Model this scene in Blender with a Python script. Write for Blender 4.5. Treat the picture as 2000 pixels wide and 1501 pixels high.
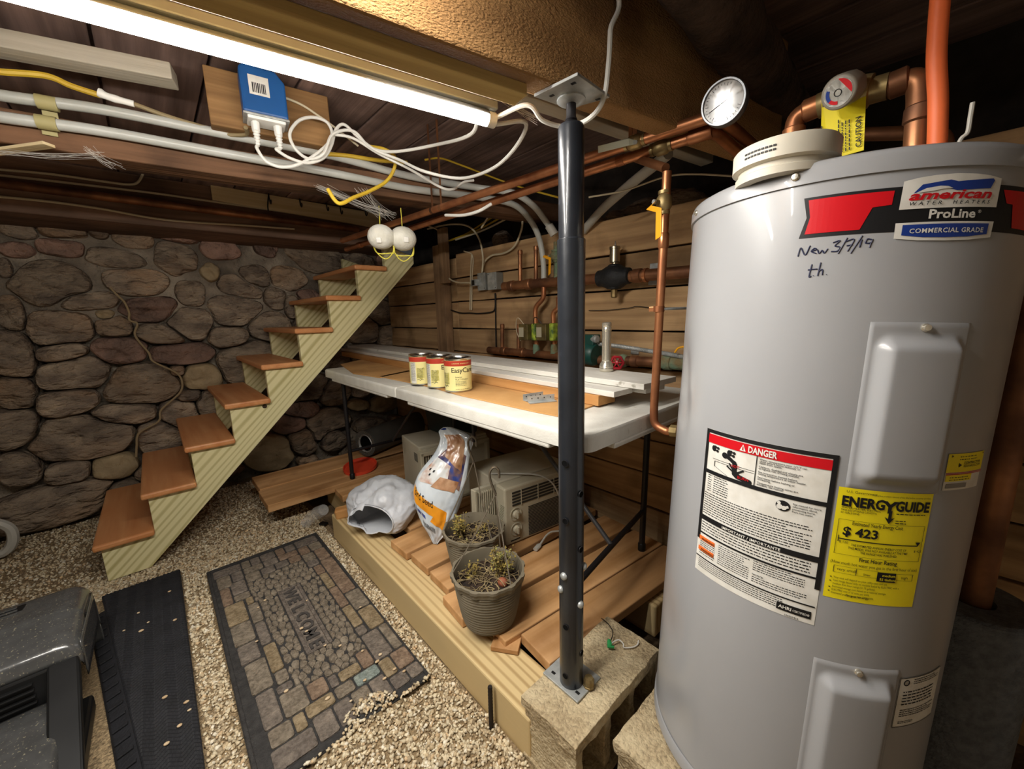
import bpy, bmesh, math, random
import numpy as np
from mathutils import Vector, Matrix, Quaternion, noise

for o in list(bpy.data.objects): bpy.data.objects.remove(o)
scene = bpy.context.scene
col = scene.collection

# ---------------------------------------------------------------- camera
# X runs along the stone wall, Y along the plank wall, Z up; metres.
H = 1.2; FPX = 765.0
def _cam_axes():
    th, r, az = math.radians(10.2), math.radians(1.6), math.radians(47.8)
    fw = Vector((0, math.cos(th), -math.sin(th))); up = Vector((0, math.sin(th), math.cos(th))); rt = Vector((1, 0, 0))
    rt2 = rt*math.cos(r)-up*math.sin(r); up2 = up*math.cos(r)+rt*math.sin(r)
    eb = Vector((math.sin(az), math.cos(az), 0)); ea = Vector((-math.cos(az), math.sin(az), 0))
    w = lambda v: Vector((v.dot(eb), v.dot(ea), v.z))
    return w(rt2), w(up2), w(fw)
RT, UP, FW = _cam_axes()
EYE = Vector((0, 0, H))
cd = bpy.data.cameras.new('camera'); cam = bpy.data.objects.new('camera', cd); col.objects.link(cam)
cd.sensor_fit = 'HORIZONTAL'; cd.sensor_width = 36; cd.lens = FPX/2000*36; cd.clip_start = .02
cam.matrix_world = Matrix(((RT.x, UP.x, -FW.x, 0), (RT.y, UP.y, -FW.y, 0), (RT.z, UP.z, -FW.z, H), (0, 0, 0, 1)))
scene.camera = cam

# ---------------------------------------------------------------- world and exposure
wd = bpy.data.worlds.new('world'); scene.world = wd; wd.use_nodes = True
wd.node_tree.nodes['Background'].inputs[0].default_value = (.9, .95, 1, 1)
wd.node_tree.nodes['Background'].inputs[1].default_value = .02
TUBE_STRENGTH = 110.0
vs = scene.view_settings
vs.view_transform = 'Standard'; vs.look = 'None'; vs.gamma = 1; vs.use_curve_mapping = False; vs.exposure = 0.7

# ---------------------------------------------------------------- where things stand: sight lines met with known planes
def ray(u, v): return FW + RT*((u-1000)/FPX) - UP*((v-750.5)/FPX)
def PZ(u, v, z): d = ray(u, v); return EYE + d*((z-H)/d.z)
def PX(u, v, x): d = ray(u, v); return EYE + d*(x/d.x)
def PY(u, v, y): d = ray(u, v); return EYE + d*(y/d.y)
def PD(u, v, k): return EYE + ray(u, v)*k
def PP(u, v, p, n): d = ray(u, v); return EYE + d*((Vector(p)-EYE).dot(Vector(n))/d.dot(Vector(n)))

# ---------------------------------------------------------------- mesh helpers
def wm(o):
    return o.matrix_basis.copy() if o.parent is None else wm(o.parent) @ o.matrix_parent_inverse @ o.matrix_basis
def link(o, parent=None, local=False):
    col.objects.link(o)
    if parent is not None:
        o.parent = parent
        if not local: o.matrix_parent_inverse = wm(parent).inverted()
    return o
def T(o, label=None, cat=None, group=None, kind=None):
    if label: o['label'] = label
    if cat: o['category'] = cat
    if group: o['group'] = group
    if kind: o['kind'] = kind
    return o
def thing(name, loc, label, cat, group=None, rot=None):
    o = bpy.data.objects.new(name, None); o.empty_display_size = .05; o.location = loc
    if rot is not None: o.rotation_mode = 'QUATERNION'; o.rotation_quaternion = rot
    link(o); return T(o, label, cat, group)
def dup(o, parent=None, loc=None):
    c = o.copy(); col.objects.link(c)
    if parent is not None: c.parent = parent
    if loc is not None: c.location = loc
    for ch in o.children: dup(ch, c)
    return c
def frame(d):
    d = Vector(d).normalized(); a = Vector((0, 0, 1)) if abs(d.z) < .95 else Vector((1, 0, 0))
    u = d.cross(a).normalized(); return u, d.cross(u).normalized()
def cr(pts, n=8):
    P = [Vector(p) for p in pts]; P = [P[0]*2-P[1]] + P + [P[-1]*2-P[-2]]; out = []
    for i in range(1, len(P)-2):
        for k in range(n):
            t = k/n; a, b, c, d = P[i-1:i+3]
            out.append(.5*((2*b)+(c-a)*t+(2*a-5*b+4*c-d)*t*t+(3*b-3*c+d-a)*t**3))
    out.append(P[-2]); return out
class MB:
    def __init__(s): s.v = []; s.f = []
    def add(s, v, f):
        n = len(s.v); s.v += [tuple(x) for x in v]; s.f += [tuple(i+n for i in q) for q in f]; return s
    def box(s, c, d, R=None):
        c = Vector(c); v = []
        for x in (-.5, .5):
            for y in (-.5, .5):
                for z in (-.5, .5):
                    p = Vector((x*d[0], y*d[1], z*d[2])); v.append(c+(R @ p if R else p))
        return s.add(v, [(0, 1, 3, 2), (4, 6, 7, 5), (0, 4, 5, 1), (2, 3, 7, 6), (0, 2, 6, 4), (1, 5, 7, 3)])
    def bx(s, x0, x1, y0, y1, z0, z1): return s.box(((x0+x1)/2, (y0+y1)/2, (z0+z1)/2), (x1-x0, y1-y0, z1-z0))
    def tube(s, pts, r, n=10, cap=True, flat=1.0):
        P = [Vector(p) for p in pts]; m = len(P); R = r if isinstance(r, (list, tuple)) else [r]*m
        v = []; f = []; u = None
        for i in range(m):
            d = (P[min(i+1, m-1)]-P[max(i-1, 0)]).normalized()
            if u is None: u, w = frame(d)
            else:
                u = (u-d*u.dot(d)).normalized(); w = d.cross(u)
            for k in range(n):
                a = 2*math.pi*k/n; v.append(P[i]+u*(math.cos(a)*R[i])+w*(math.sin(a)*R[i]*flat))
        for i in range(m-1):
            for k in range(n):
                k2 = (k+1) % n; f.append((i*n+k, i*n+k2, (i+1)*n+k2, (i+1)*n+k))
        if cap: f.append(tuple(range(n-1, -1, -1))); f.append(tuple((m-1)*n+k for k in range(n)))
        return s.add(v, f)
    def cyl(s, a, b, r, r2=None, n=16): return s.tube([a, b], [r, r if r2 is None else r2], n)
    def lathe(s, prof, c=(0, 0, 0), d=(0, 0, 1), n=28, cap=True, wob=None):
        c = Vector(c); d = Vector(d).normalized(); u, w = frame(d); v = []; f = []; m = len(prof)
        for i, (r, h) in enumerate(prof):
            for k in range(n):
                a = 2*math.pi*k/n; q = r*(wob(a, i) if wob else 1)
                v.append(c+d*h+u*(math.cos(a)*q)+w*(math.sin(a)*q))
        for i in range(m-1):
            for k in range(n):
                k2 = (k+1) % n; f.append((i*n+k, i*n+k2, (i+1)*n+k2, (i+1)*n+k))
        if cap:
            if prof[0][0] > 1e-5: f.append(tuple(range(n-1, -1, -1)))
            if prof[-1][0] > 1e-5: f.append(tuple((m-1)*n+k for k in range(n)))
        return s.add(v, f)
    def prism(s, poly, off):
        a = [Vector(p) for p in poly]; off = Vector(off); n = len(a)
        return s.add(a+[p+off for p in a], [tuple(range(n-1, -1, -1)), tuple(range(n, 2*n))]+[(i, (i+1) % n, n+(i+1) % n, n+i) for i in range(n)])
    def grid(s, fn, nu, nv, wrap=False):
        v = [fn(i/(nu-(0 if wrap else 1)), j/(nv-1)) for j in range(nv) for i in range(nu)]; f = []
        for j in range(nv-1):
            for i in range(nu if wrap else nu-1):
                i2 = (i+1) % nu; f.append((j*nu+i, j*nu+i2, (j+1)*nu+i2, (j+1)*nu+i))
        return s.add(v, f)
    def ball(s, c, r, n=12, m=8, sc=(1, 1, 1)):
        c = Vector(c)
        return s.grid(lambda a, b: c+Vector((math.cos(2*math.pi*a)*math.sin(math.pi*b)*r*sc[0], math.sin(2*math.pi*a)*math.sin(math.pi*b)*r*sc[1], -math.cos(math.pi*b)*r*sc[2])), n, m, True)
    def build(s, name, mat, parent=None, smooth=False, bevel=0, local=False, seg=2, solid=0, sub=0):
        me = bpy.data.meshes.new(name); me.from_pydata(s.v, [], s.f)
        o = bpy.data.objects.new(name, me); me.materials.append(mat)
        fix(me, smooth)
        if sub: m = o.modifiers.new('sub', 'SUBSURF'); m.levels = m.render_levels = sub
        if solid: m = o.modifiers.new('solid', 'SOLIDIFY'); m.thickness = solid; m.offset = 0
        if bevel: m = o.modifiers.new('bevel', 'BEVEL'); m.width = bevel; m.segments = seg; m.limit_method = 'ANGLE'; m.angle_limit = .6
        return link(o, parent, local)
def fix(me, smooth):
    bm = bmesh.new(); bm.from_mesh(me); bmesh.ops.recalc_face_normals(bm, faces=bm.faces)
    for e in bm.edges:
        if len(e.link_faces) == 2 and e.calc_face_angle(0) > .7: e.smooth = False
    bm.to_mesh(me); bm.free()
    if smooth:
        me.polygons.foreach_set('use_smooth', [True]*len(me.polygons))
def plank(name, c, size, mat, parent=None, rz=0, rot=None, bevel=.004, wob=0, seed=0):
    """board whose grain runs along its own X; size = length, width, thickness"""
    L, W, D = size; n = 9 if wob else 2; rnd = random.Random(seed); mb = MB()
    v = []; f = []
    ph = rnd.random()*50
    for i in range(n):
        x = -L/2+L*i/(n-1); a = wob*noise.noise(Vector((i*.7+ph, 0, 0))); b = wob*noise.noise(Vector((i*.7+ph, 9, 0))); h = wob*.5*noise.noise(Vector((i*.7+ph, 5, 3)))
        v += [(x, -W/2+a, -D/2+h), (x, W/2+b, -D/2+h), (x, W/2+b, D/2+h), (x, -W/2+a, D/2+h)]
    for i in range(n-1):
        for k in range(4): f.append((i*4+k, i*4+(k+1) % 4, i*4+4+(k+1) % 4, i*4+4+k))
    f += [(0, 3, 2, 1), tuple((n-1)*4+k for k in range(4))]
    mb.add(v, f); o = mb.build(name, mat, None, bevel=bevel); col.objects.unlink(o)
    o.rotation_mode = 'QUATERNION'
    o.rotation_quaternion = rot if rot is not None else Quaternion((0, 0, 1), rz)
    o.location = c
    return link(o, parent)
QZ = lambda a: Quaternion((0, 0, 1), a)
def qx(d, upv=(0, 0, 1)):
    """rotation taking local X to d with local Z near upv"""
    x = Vector(d).normalized(); z = Vector(upv); z = (z-x*z.dot(x)).normalized(); y = z.cross(x)
    return Matrix((x, y, z)).transposed().to_quaternion()
_ts = bpy.data.scenes.new('type_setting')
def text2d(s, size=1.0, bold=0.0, shear=0.0, space=1.0, align='LEFT', yscale=1.0):
    cu = bpy.data.curves.new('t', 'FONT'); cu.body = s; cu.size = size; cu.offset = bold*size; cu.shear = shear; cu.space_character = space
    cu.align_x = align; cu.fill_mode = 'FRONT'; cu.resolution_u = 2
    ob = bpy.data.objects.new('t', cu); _ts.collection.objects.link(ob)
    with bpy.context.temp_override(scene=_ts, view_layer=_ts.view_layers[0]): dg = bpy.context.evaluated_depsgraph_get()
    me = bpy.data.meshes.new_from_object(ob.evaluated_get(dg))
    v = [(p.co.x, p.co.y*yscale) for p in me.vertices]; f = [tuple(p.vertices) for p in me.polygons]
    bpy.data.objects.remove(ob); bpy.data.curves.remove(cu); bpy.data.meshes.remove(me)
    return v, f
def lettering(mb, s, fn, **k):
    """flat lettering carried onto a surface by fn(x, y)"""
    v, f = text2d(s, **k); return mb.add([fn(*p) for p in v], f)

# ---------------------------------------------------------------- materials
def lin(c):
    if isinstance(c, str): c = [int(c[i:i+2], 16) for i in (0, 2, 4)]
    g = [x/255 for x in c]; return tuple((x/12.92 if x <= .04045 else ((x+.055)/1.055)**2.4) for x in g)+(1,)
def mat(name, c, c2=None, scale=6, rough=.6, metal=0, bump=0, bscale=80, stretch=(1, 1, 1), rvar=.0, ramp=(.35, .65), spec=.5,
        trans=0, coat=0, c3=None, s3=1.5, r3=(.45, .7), wave=0, wcon=.55, wdist=7, bst=None, rot=(0, 0, 0), detail=5, sheen=0, alpha=1, bdist=.01, attr=None, ior=1.45, rough2=None):
    m = bpy.data.materials.new(name); m.use_nodes = True; n = m.node_tree.nodes; l = m.node_tree.links; b = n['Principled BSDF']
    b.inputs['Roughness'].default_value = rough; b.inputs['Metallic'].default_value = metal
    b.inputs['Specular IOR Level'].default_value = spec; b.inputs['Transmission Weight'].default_value = trans; b.inputs['IOR'].default_value = ior
    b.inputs['Coat Weight'].default_value = coat; b.inputs['Base Color'].default_value = lin(c); b.inputs['Alpha'].default_value = alpha
    tc = n.new('ShaderNodeTexCoord'); oi = n.new('ShaderNodeObjectInfo'); ml = n.new('ShaderNodeMath'); ml.operation = 'MULTIPLY'; ml.inputs[1].default_value = 17
    l.new(oi.outputs['Random'], ml.inputs[0]); ad = n.new('ShaderNodeVectorMath'); l.new(tc.outputs['Object'], ad.inputs[0]); l.new(ml.outputs[0], ad.inputs[1])
    mp = n.new('ShaderNodeMapping'); mp.inputs['Scale'].default_value = stretch; mp.inputs['Rotation'].default_value = rot; l.new(ad.outputs[0], mp.inputs[0])
    def rampn(fac, r, ca, cb):
        q = n.new('ShaderNodeMapRange'); q.inputs[1].default_value = r[0]; q.inputs[2].default_value = r[1]; l.new(fac, q.inputs[0])
        x = n.new('ShaderNodeMix'); x.data_type = 'RGBA'; l.new(q.outputs[0], x.inputs[0])
        for i, cc in ((6, ca), (7, cb)):
            if isinstance(cc, tuple): x.inputs[i].default_value = cc
            else: l.new(cc, x.inputs[i])
        return x.outputs[2]
    out = lin(c); tex = None
    if attr:
        at = n.new('ShaderNodeAttribute'); at.attribute_name = attr; out = at.outputs['Color']
    if c2:
        t = n.new('ShaderNodeTexNoise'); t.inputs['Scale'].default_value = scale; t.inputs['Detail'].default_value = detail; l.new(mp.outputs[0], t.inputs[0]); tex = t.outputs[0]
        if wave:
            w = n.new('ShaderNodeTexWave'); w.bands_direction = 'Y'; w.inputs['Scale'].default_value = wave; w.inputs['Distortion'].default_value = wdist; w.inputs['Detail'].default_value = 1.5; w.inputs['Detail Scale'].default_value = .8
            l.new(mp.outputs[0], w.inputs[0]); mm = n.new('ShaderNodeMath'); mm.operation = 'MULTIPLY_ADD'; mm.inputs[1].default_value = wcon; l.new(w.outputs['Fac'], mm.inputs[0])
            m2 = n.new('ShaderNodeMath'); m2.operation = 'MULTIPLY'; m2.inputs[1].default_value = 1-wcon; l.new(tex, m2.inputs[0]); l.new(m2.outputs[0], mm.inputs[2]); tex = mm.outputs[0]
        out = rampn(tex, ramp, out, lin(c2))
    if c3:
        t3 = n.new('ShaderNodeTexNoise'); t3.inputs['Scale'].default_value = s3; t3.inputs['Detail'].default_value = 6; l.new(ad.outputs[0], t3.inputs[0]); out = rampn(t3.outputs[0], r3, out, lin(c3))
    if rvar:
        h = n.new('ShaderNodeHueSaturation'); q = n.new('ShaderNodeMapRange'); q.inputs[3].default_value = 1-rvar; q.inputs[4].default_value = 1+rvar; l.new(oi.outputs['Random'], q.inputs[0]); l.new(q.outputs[0], h.inputs['Value'])
        if isinstance(out, tuple): h.inputs['Color'].default_value = out
        else: l.new(out, h.inputs['Color'])
        out = h.outputs[0]
    if not isinstance(out, tuple): l.new(out, b.inputs['Base Color'])
    if rough2 is not None and tex is not None:
        q = n.new('ShaderNodeMapRange'); q.inputs[1].default_value = .35; q.inputs[2].default_value = .65; q.inputs[3].default_value = rough; q.inputs[4].default_value = rough2; l.new(tex, q.inputs[0]); l.new(q.outputs[0], b.inputs['Roughness'])
    if bump:
        if bst is not None: mb_ = n.new('ShaderNodeMapping'); mb_.inputs['Scale'].default_value = bst; l.new(ad.outputs[0], mb_.inputs[0])
        t2 = n.new('ShaderNodeTexNoise'); t2.inputs['Scale'].default_value = bscale; t2.inputs['Detail'].default_value = 4; l.new(mp.outputs[0] if bst is None else mb_.outputs[0], t2.inputs[0])
        bp = n.new('ShaderNodeBump'); bp.inputs['Strength'].default_value = bump; bp.inputs['Distance'].default_value = bdist; l.new(t2.outputs[0], bp.inputs['Height']); l.new(bp.outputs[0], b.inputs['Normal'])
    return m
def wood(name, c, c2, rvar=.12, rough=.7, bump=.25, g=1.2, across=28, ramp=(.3, .7), bscale=2.2, **k):
    return mat(name, c, c2, scale=1, stretch=(g, across, across), rough=rough, bump=bump, bscale=bscale, rvar=rvar, ramp=ramp, spec=.3, **k)
def glow(name, c, s):
    m = bpy.data.materials.new(name); m.use_nodes = True; b = m.node_tree.nodes['Principled BSDF']
    b.inputs['Base Color'].default_value = lin(c); b.inputs['Emission Color'].default_value = lin(c); b.inputs['Emission Strength'].default_value = s; return m

W_CEIL = wood('dark ceiling plank', '9a7f74', '64514a', c3='473830', s3=2.2, rough=.8)
W_BEAM = wood('rough sawn beam', 'b48a58', '86623a', rough=.85, bump=1.0, across=10, c3='6a4a2c', s3=5, r3=(.58, .8), bst=(160, 300, 300), bscale=1.0, bdist=.006)
W_BEAM2 = wood('brown joist', '7d5b42', '432f20', rough=.8, c3='2f2118', s3=3, bump=.5)
W_LOG = mat('dark hewn log', '5a463a', '2c2119', 9, .9, bump=1, bscale=18, bdist=.03)
W_SILL = wood('dark sill timber', '8f705d', '5c4738', rough=.8, c3='423228', s3=2)
W_WALL = wood('weathered wall board', 'c2a074', '967553', rough=.85, c3='735a3e', s3=4.5, r3=(.5, .75), rvar=.18, bump=.35)
W_POST = wood('grey brown wood post', '98795a', '6b533b', rough=.85, c3='564230', s3=5)
W_PT = wood('pressure treated pine', 'e2daaa', 'a89c5a', rvar=.03, rough=.6, wave=1.1, wcon=.5, wdist=9, across=9, g=.8, bump=.1, ramp=(.5, .95))
W_PTG = wood('treated timber', 'd2b988', '8f6d3c', rvar=.05, rough=.7, wave=1.3, wcon=.5, wdist=8, across=9, g=.8, bump=.15, ramp=(.5, .95))
W_TREAD = wood('red brown stair tread', 'dba06c', 'c07a48', rvar=.07, rough=.42, across=20, bump=.06, c3='cf8c58', s3=5)
W_CEDAR = wood('cedar board', 'd2a574', 'a97c4c', rvar=.14, rough=.65, across=18, c3='7a4f2c', s3=3.5, r3=(.55, .8), bump=.12)
W_FIR = wood('pale fir', 'cf9f66', 'a97540', rvar=.06, rough=.6, across=20, bump=.1)
W_YEL = wood('yellow pine batten', 'cfb476', 'a88d55', rvar=.05, rough=.7)
W_CREAM = wood('cream pine board', 'eadab2', 'c9b082', rvar=.05, rough=.7)
W_WHITEB = wood('grey white batten', 'bdb5a4', '9c927f', rvar=.05, rough=.7)
W_BLOCK = wood('brown wood block', 'a27c50', '6e5030', rvar=.05, rough=.7)
M_STONE = mat('field stone', 'a3917b', '6c5e51', 7, .8, bump=1.0, bscale=14, rvar=.28, c3='a08264', s3=2.5, r3=(.5, .75), bdist=.06, stretch=(1, 1, 2.0), detail=9)
M_STONE_R = mat('reddish stone', '9a7a69', '6d584d', 6, .8, bump=1.0, bscale=14, rvar=.2, bdist=.06, detail=9)
M_STONE_T = mat('tan rounded stone', 'b5a07c', '8b785a', 6, .75, bump=.6, bscale=20, rvar=.15, bdist=.03)
M_MORTAR = mat('lime mortar', 'aa9c89', '7e7263', 7, .95, bump=1, bscale=30, c3='4d443b', s3=3, bdist=.03)
M_BOUNCE = mat('pale bounce plaster', 'ddd6c8', 'c9c0b0', 4, .9)  # invented pale finish for the unseen walls, to bounce fill light into the room
M_DARKEARTH = mat('dark earth behind stones', '3a322b', '231d18', 8, .95, bump=1, bscale=20)
M_GRAVEL = mat('gravel bed', 'b39b76', '6e5d45', 120, .9, bump=1, bscale=140, c3='8a7454', s3=2)
M_PEB = mat('pebble', 'c0aa88', None, rough=.75, attr='tone', spec=.3)
M_DIRT = mat('packed dirt', '7e6a52', '55452f', 14, .95, bump=1, bscale=60, c3='463828', s3=3)
# ================================================================ structure
SK = math.radians(-7.8)      # the floor beams overhead run a little askew of the walls
CZ = 2.0
rnd = random.Random(4)
def ground(x, y):
    h = .012*noise.noise(Vector((x*1.7, y*1.7, 0)))+.006*noise.noise(Vector((x*5, y*5, 2)))
    if x > .62: h += -.02+.03*noise.noise(Vector((x*4, y*4, 7)))
    d = math.hypot(x-.30, y-1.0); h += .022*math.exp(-(d/.16)**2)      # gravel kicked up over the mat's corner
    d = math.hypot(x-.5, y-.75); h += .012*math.exp(-(d/.25)**2)
    return h-.006
mb = MB(); mb.grid(lambda a, b: (-2.5+4.6*a, -2.0+5.7*b, ground(-2.5+4.6*a, -2.0+5.7*b)), 116, 140)
floor = mb.build('floor', M_GRAVEL, smooth=True); T(floor, 'gravel and dirt cellar floor', kind='structure')
floor.data.materials.append(M_DIRT)
for p in floor.data.polygons:
    if p.center.x > .62: p.material_index = 1

# loose gravel: pebbles too many to count
def pebbles():
    rs = np.random.RandomState(3); ico = []
    g = (1+5**.5)/2
    V = np.array([(-1, g, 0), (1, g, 0), (-1, -g, 0), (1, -g, 0), (0, -1, g), (0, 1, g), (0, -1, -g), (0, 1, -g), (g, 0, -1), (g, 0, 1), (-g, 0, -1), (-g, 0, 1)])/math.hypot(1, g)
    Fc = np.array([(0, 11, 5), (0, 5, 1), (0, 1, 7), (0, 7, 10), (0, 10, 11), (1, 5, 9), (5, 11, 4), (11, 10, 2), (10, 7, 6), (7, 1, 8), (3, 9, 4), (3, 4, 2), (3, 2, 6), (3, 6, 8), (3, 8, 9), (4, 9, 5), (2, 4, 11), (6, 2, 10), (8, 6, 7), (9, 8, 1)])
    pts = []
    def zone(x0, x1, y0, y1, dens, keep):
        n = int((x1-x0)*(y1-y0)*dens); x = rs.uniform(x0, x1, n); y = rs.uniform(y0, y1, n)
        pts.extend([(a, b) for a, b in zip(x, y) if keep(a, b)])
    def ok(x, y):
        if .03 < x < .535 and 1.03 < y < 2.27: 
            return math.hypot(x-.33, y-1.02) < .085 and rs.rand() < .8
        if -.36 < x < -.05 and 1.0 < y < 2.39: return False
        if x > .59: return False
        return True
    zone(-.35, .6, .45, 1.6, 21000, ok); zone(-.4, .6, 1.6, 2.6, 16000, ok); zone(-1.0, -.3, 1.9, 3.5, 6000, ok); zone(-.3, .62, 2.6, 3.45, 8000, ok)
    zone(.5, .6, .3, .6, 12000, ok); zone(.62, .8, 1.0, 1.9, 300, lambda x, y: True)
    n = len(pts); P = np.array(pts); z = np.array([ground(a, b) for a, b in pts])
    inm = (P[:, 0] > .03) & (P[:, 0] < .53) & (P[:, 1] > 1.02) & (P[:, 1] < 2.27); z = np.where(inm, np.maximum(z, .022), z)
    s = rs.uniform(.0036, .0071, n)*np.where(P[:, 1] > 1.8, 1.15, 1); S = s[:, None]*rs.uniform(.6, 1.25, (n, 3)); S[:, 2] *= .75
    q = rs.normal(size=(n, 4)); q[:, 1:3] *= .35; q /= np.linalg.norm(q, axis=1)[:, None]; w, x, y, zz = q.T
    R = np.stack([1-2*(y*y+zz*zz), 2*(x*y-w*zz), 2*(x*zz+w*y), 2*(x*y+w*zz), 1-2*(x*x+zz*zz), 2*(y*zz-w*x), 2*(x*zz-w*y), 2*(y*zz+w*x), 1-2*(x*x+y*y)], 1).reshape(n, 3, 3)
    L = V[None]*(1+.25*rs.normal(size=(n, 12, 1)))*S[:, None, :]
    W = np.einsum('nij,nkj->nki', R, L); W[:, :, 0] += P[:, :1]; W[:, :, 1] += P[:, 1:]; W[:, :, 2] += (z+S[:, 2]*.45+rs.uniform(0, .003, n))[:, None]
    Fa = (Fc[None]+(np.arange(n)*12)[:, None, None]).reshape(-1)
    me = bpy.data.meshes.new('gravel'); me.vertices.add(n*12); me.vertices.foreach_set('co', W.reshape(-1).astype(np.float32))
    me.loops.add(len(Fa)); me.loops.foreach_set('vertex_index', Fa.astype(np.int32)); nf = len(Fa)//3; me.polygons.add(nf)
    me.polygons.foreach_set('loop_start', np.arange(0, nf*3, 3, dtype=np.int32)); me.polygons.foreach_set('use_smooth', np.ones(nf, bool)); me.update(calc_edges=True)
    base = np.array([lin('d6c8aa')[:3], lin('bda988')[:3], lin('cdbd9e')[:3], lin('a8967a')[:3], lin('e0d6c0')[:3], lin('8f7d62')[:3], lin('c8ad88')[:3]])
    k = rs.choice(7, n, p=[.22, .2, .2, .13, .1, .07, .08]); c = base[k]*rs.uniform(.8, 1.12, (n, 1)); c4 = np.concatenate([c, np.ones((n, 1))], 1)
    at = me.attributes.new('tone', 'FLOAT_COLOR', 'POINT'); at.data.foreach_set('color', np.repeat(c4, 12, 0).reshape(-1).astype(np.float32))
    me.materials.append(M_PEB); o = bpy.data.objects.new('gravel', me); link(o); T(o, 'loose tan pea gravel covering the cellar floor', 'gravel', kind='stuff'); return n
N_PEB = pebbles()

# ---- stone wall behind the stairs
WY = 3.475
wl = MB(); 
def wall_depth(x, z):
    t = min(max((z-1.08-.12*noise.noise(Vector((x*2, 0, 3))))/.16, 0), 1)
    return WY+.10-.085*t+.02*noise.noise(Vector((x*7, z*7, 1)))
wl.grid(lambda a, b: (-2.5+4.25*a, wall_depth(-2.5+4.25*a, -.1+2.1*b), -.1+2.1*b), 130, 70)
wall_left = wl.build('wall_left', M_MORTAR, smooth=True); T(wall_left, 'field stone cellar wall with mortar near the top', kind='structure')
STONES = [  # pixel centre, width, height, turn: the stones one can tell apart
 (105,554,137,66,-8,0),(259,466,70,28,0,0),(345,458,77,25,5,1),(224,505,102,31,8,0),(343,501,70,52,25,0),(430,484,63,38,15,1),(411,531,32,28,0,2),
 (521,484,38,25,0,1),(616,500,88,49,5,0),(268,550,98,49,3,0),(175,587,108,32,-3,0),(374,573,49,46,20,0),(500,540,52,38,0,0),(567,543,63,38,0,0),
 (472,561,77,38,20,0),(539,582,38,38,0,0),(465,608,91,56,-5,0),(294,606,115,46,-8,1),(371,634,94,63,10,0),(21,613,49,63,0,0),(119,645,130,60,0,0),
 (206,615,38,21,0,2),(226,638,80,46,-5,0),(315,652,115,38,12,0),(448,659,88,42,3,0),(525,638,80,52,0,0),(574,600,32,38,0,0),(234,683,112,56,3,1),
 (360,690,133,42,-3,1),(28,694,77,88,0,0),(122,689,105,38,-12,0),(150,729,150,70,-5,0),(280,750,147,80,-8,0),(396,736,77,46,0,2),(346,724,35,21,0,0),
 (483,704,108,77,-25,0),(31,769,77,63,0,0),(133,785,122,52,-5,0),(371,773,49,21,-5,0),(413,788,56,46,15,0),(241,809,133,42,3,0),(350,810,77,56,0,0),
 (35,837,91,74,0,0),(157,855,217,84,2,0),(315,851,91,60,-10,0),(224,911,88,44,0,2),(133,921,91,38,0,0),(38,915,91,60,0,0),(110,985,250,62,-3,0),
 (255,960,110,40,0,0),(300,930,70,40,0,0),(35,445,77,28,0,0),(115,445,105,28,0,0),(31,487,63,25,0,1),(119,484,84,28,0,1),(7,522,28,32,0,0),(190,448,40,26,0,0),
 (640,650,60,44,0,0),(600,640,44,40,0,0),(715,645,60,50,0,0),(745,610,50,50,0,0),(760,655,46,40,0,0),(715,690,70,34,0,0),(655,700,70,38,0,0),
 (600,760,90,44,0,0),(655,765,60,40,0,0),(640,835,80,54,0,0),(570,830,60,40,0,1),(535,880,90,56,0,2),(590,860,64,44,0,0),(650,850,56,44,0,0),(590,800,60,34,0,1),
 (690,600,44,44,0,0),(650,600,36,36,0,0),(740,560,40,40,0,0)]
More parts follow.
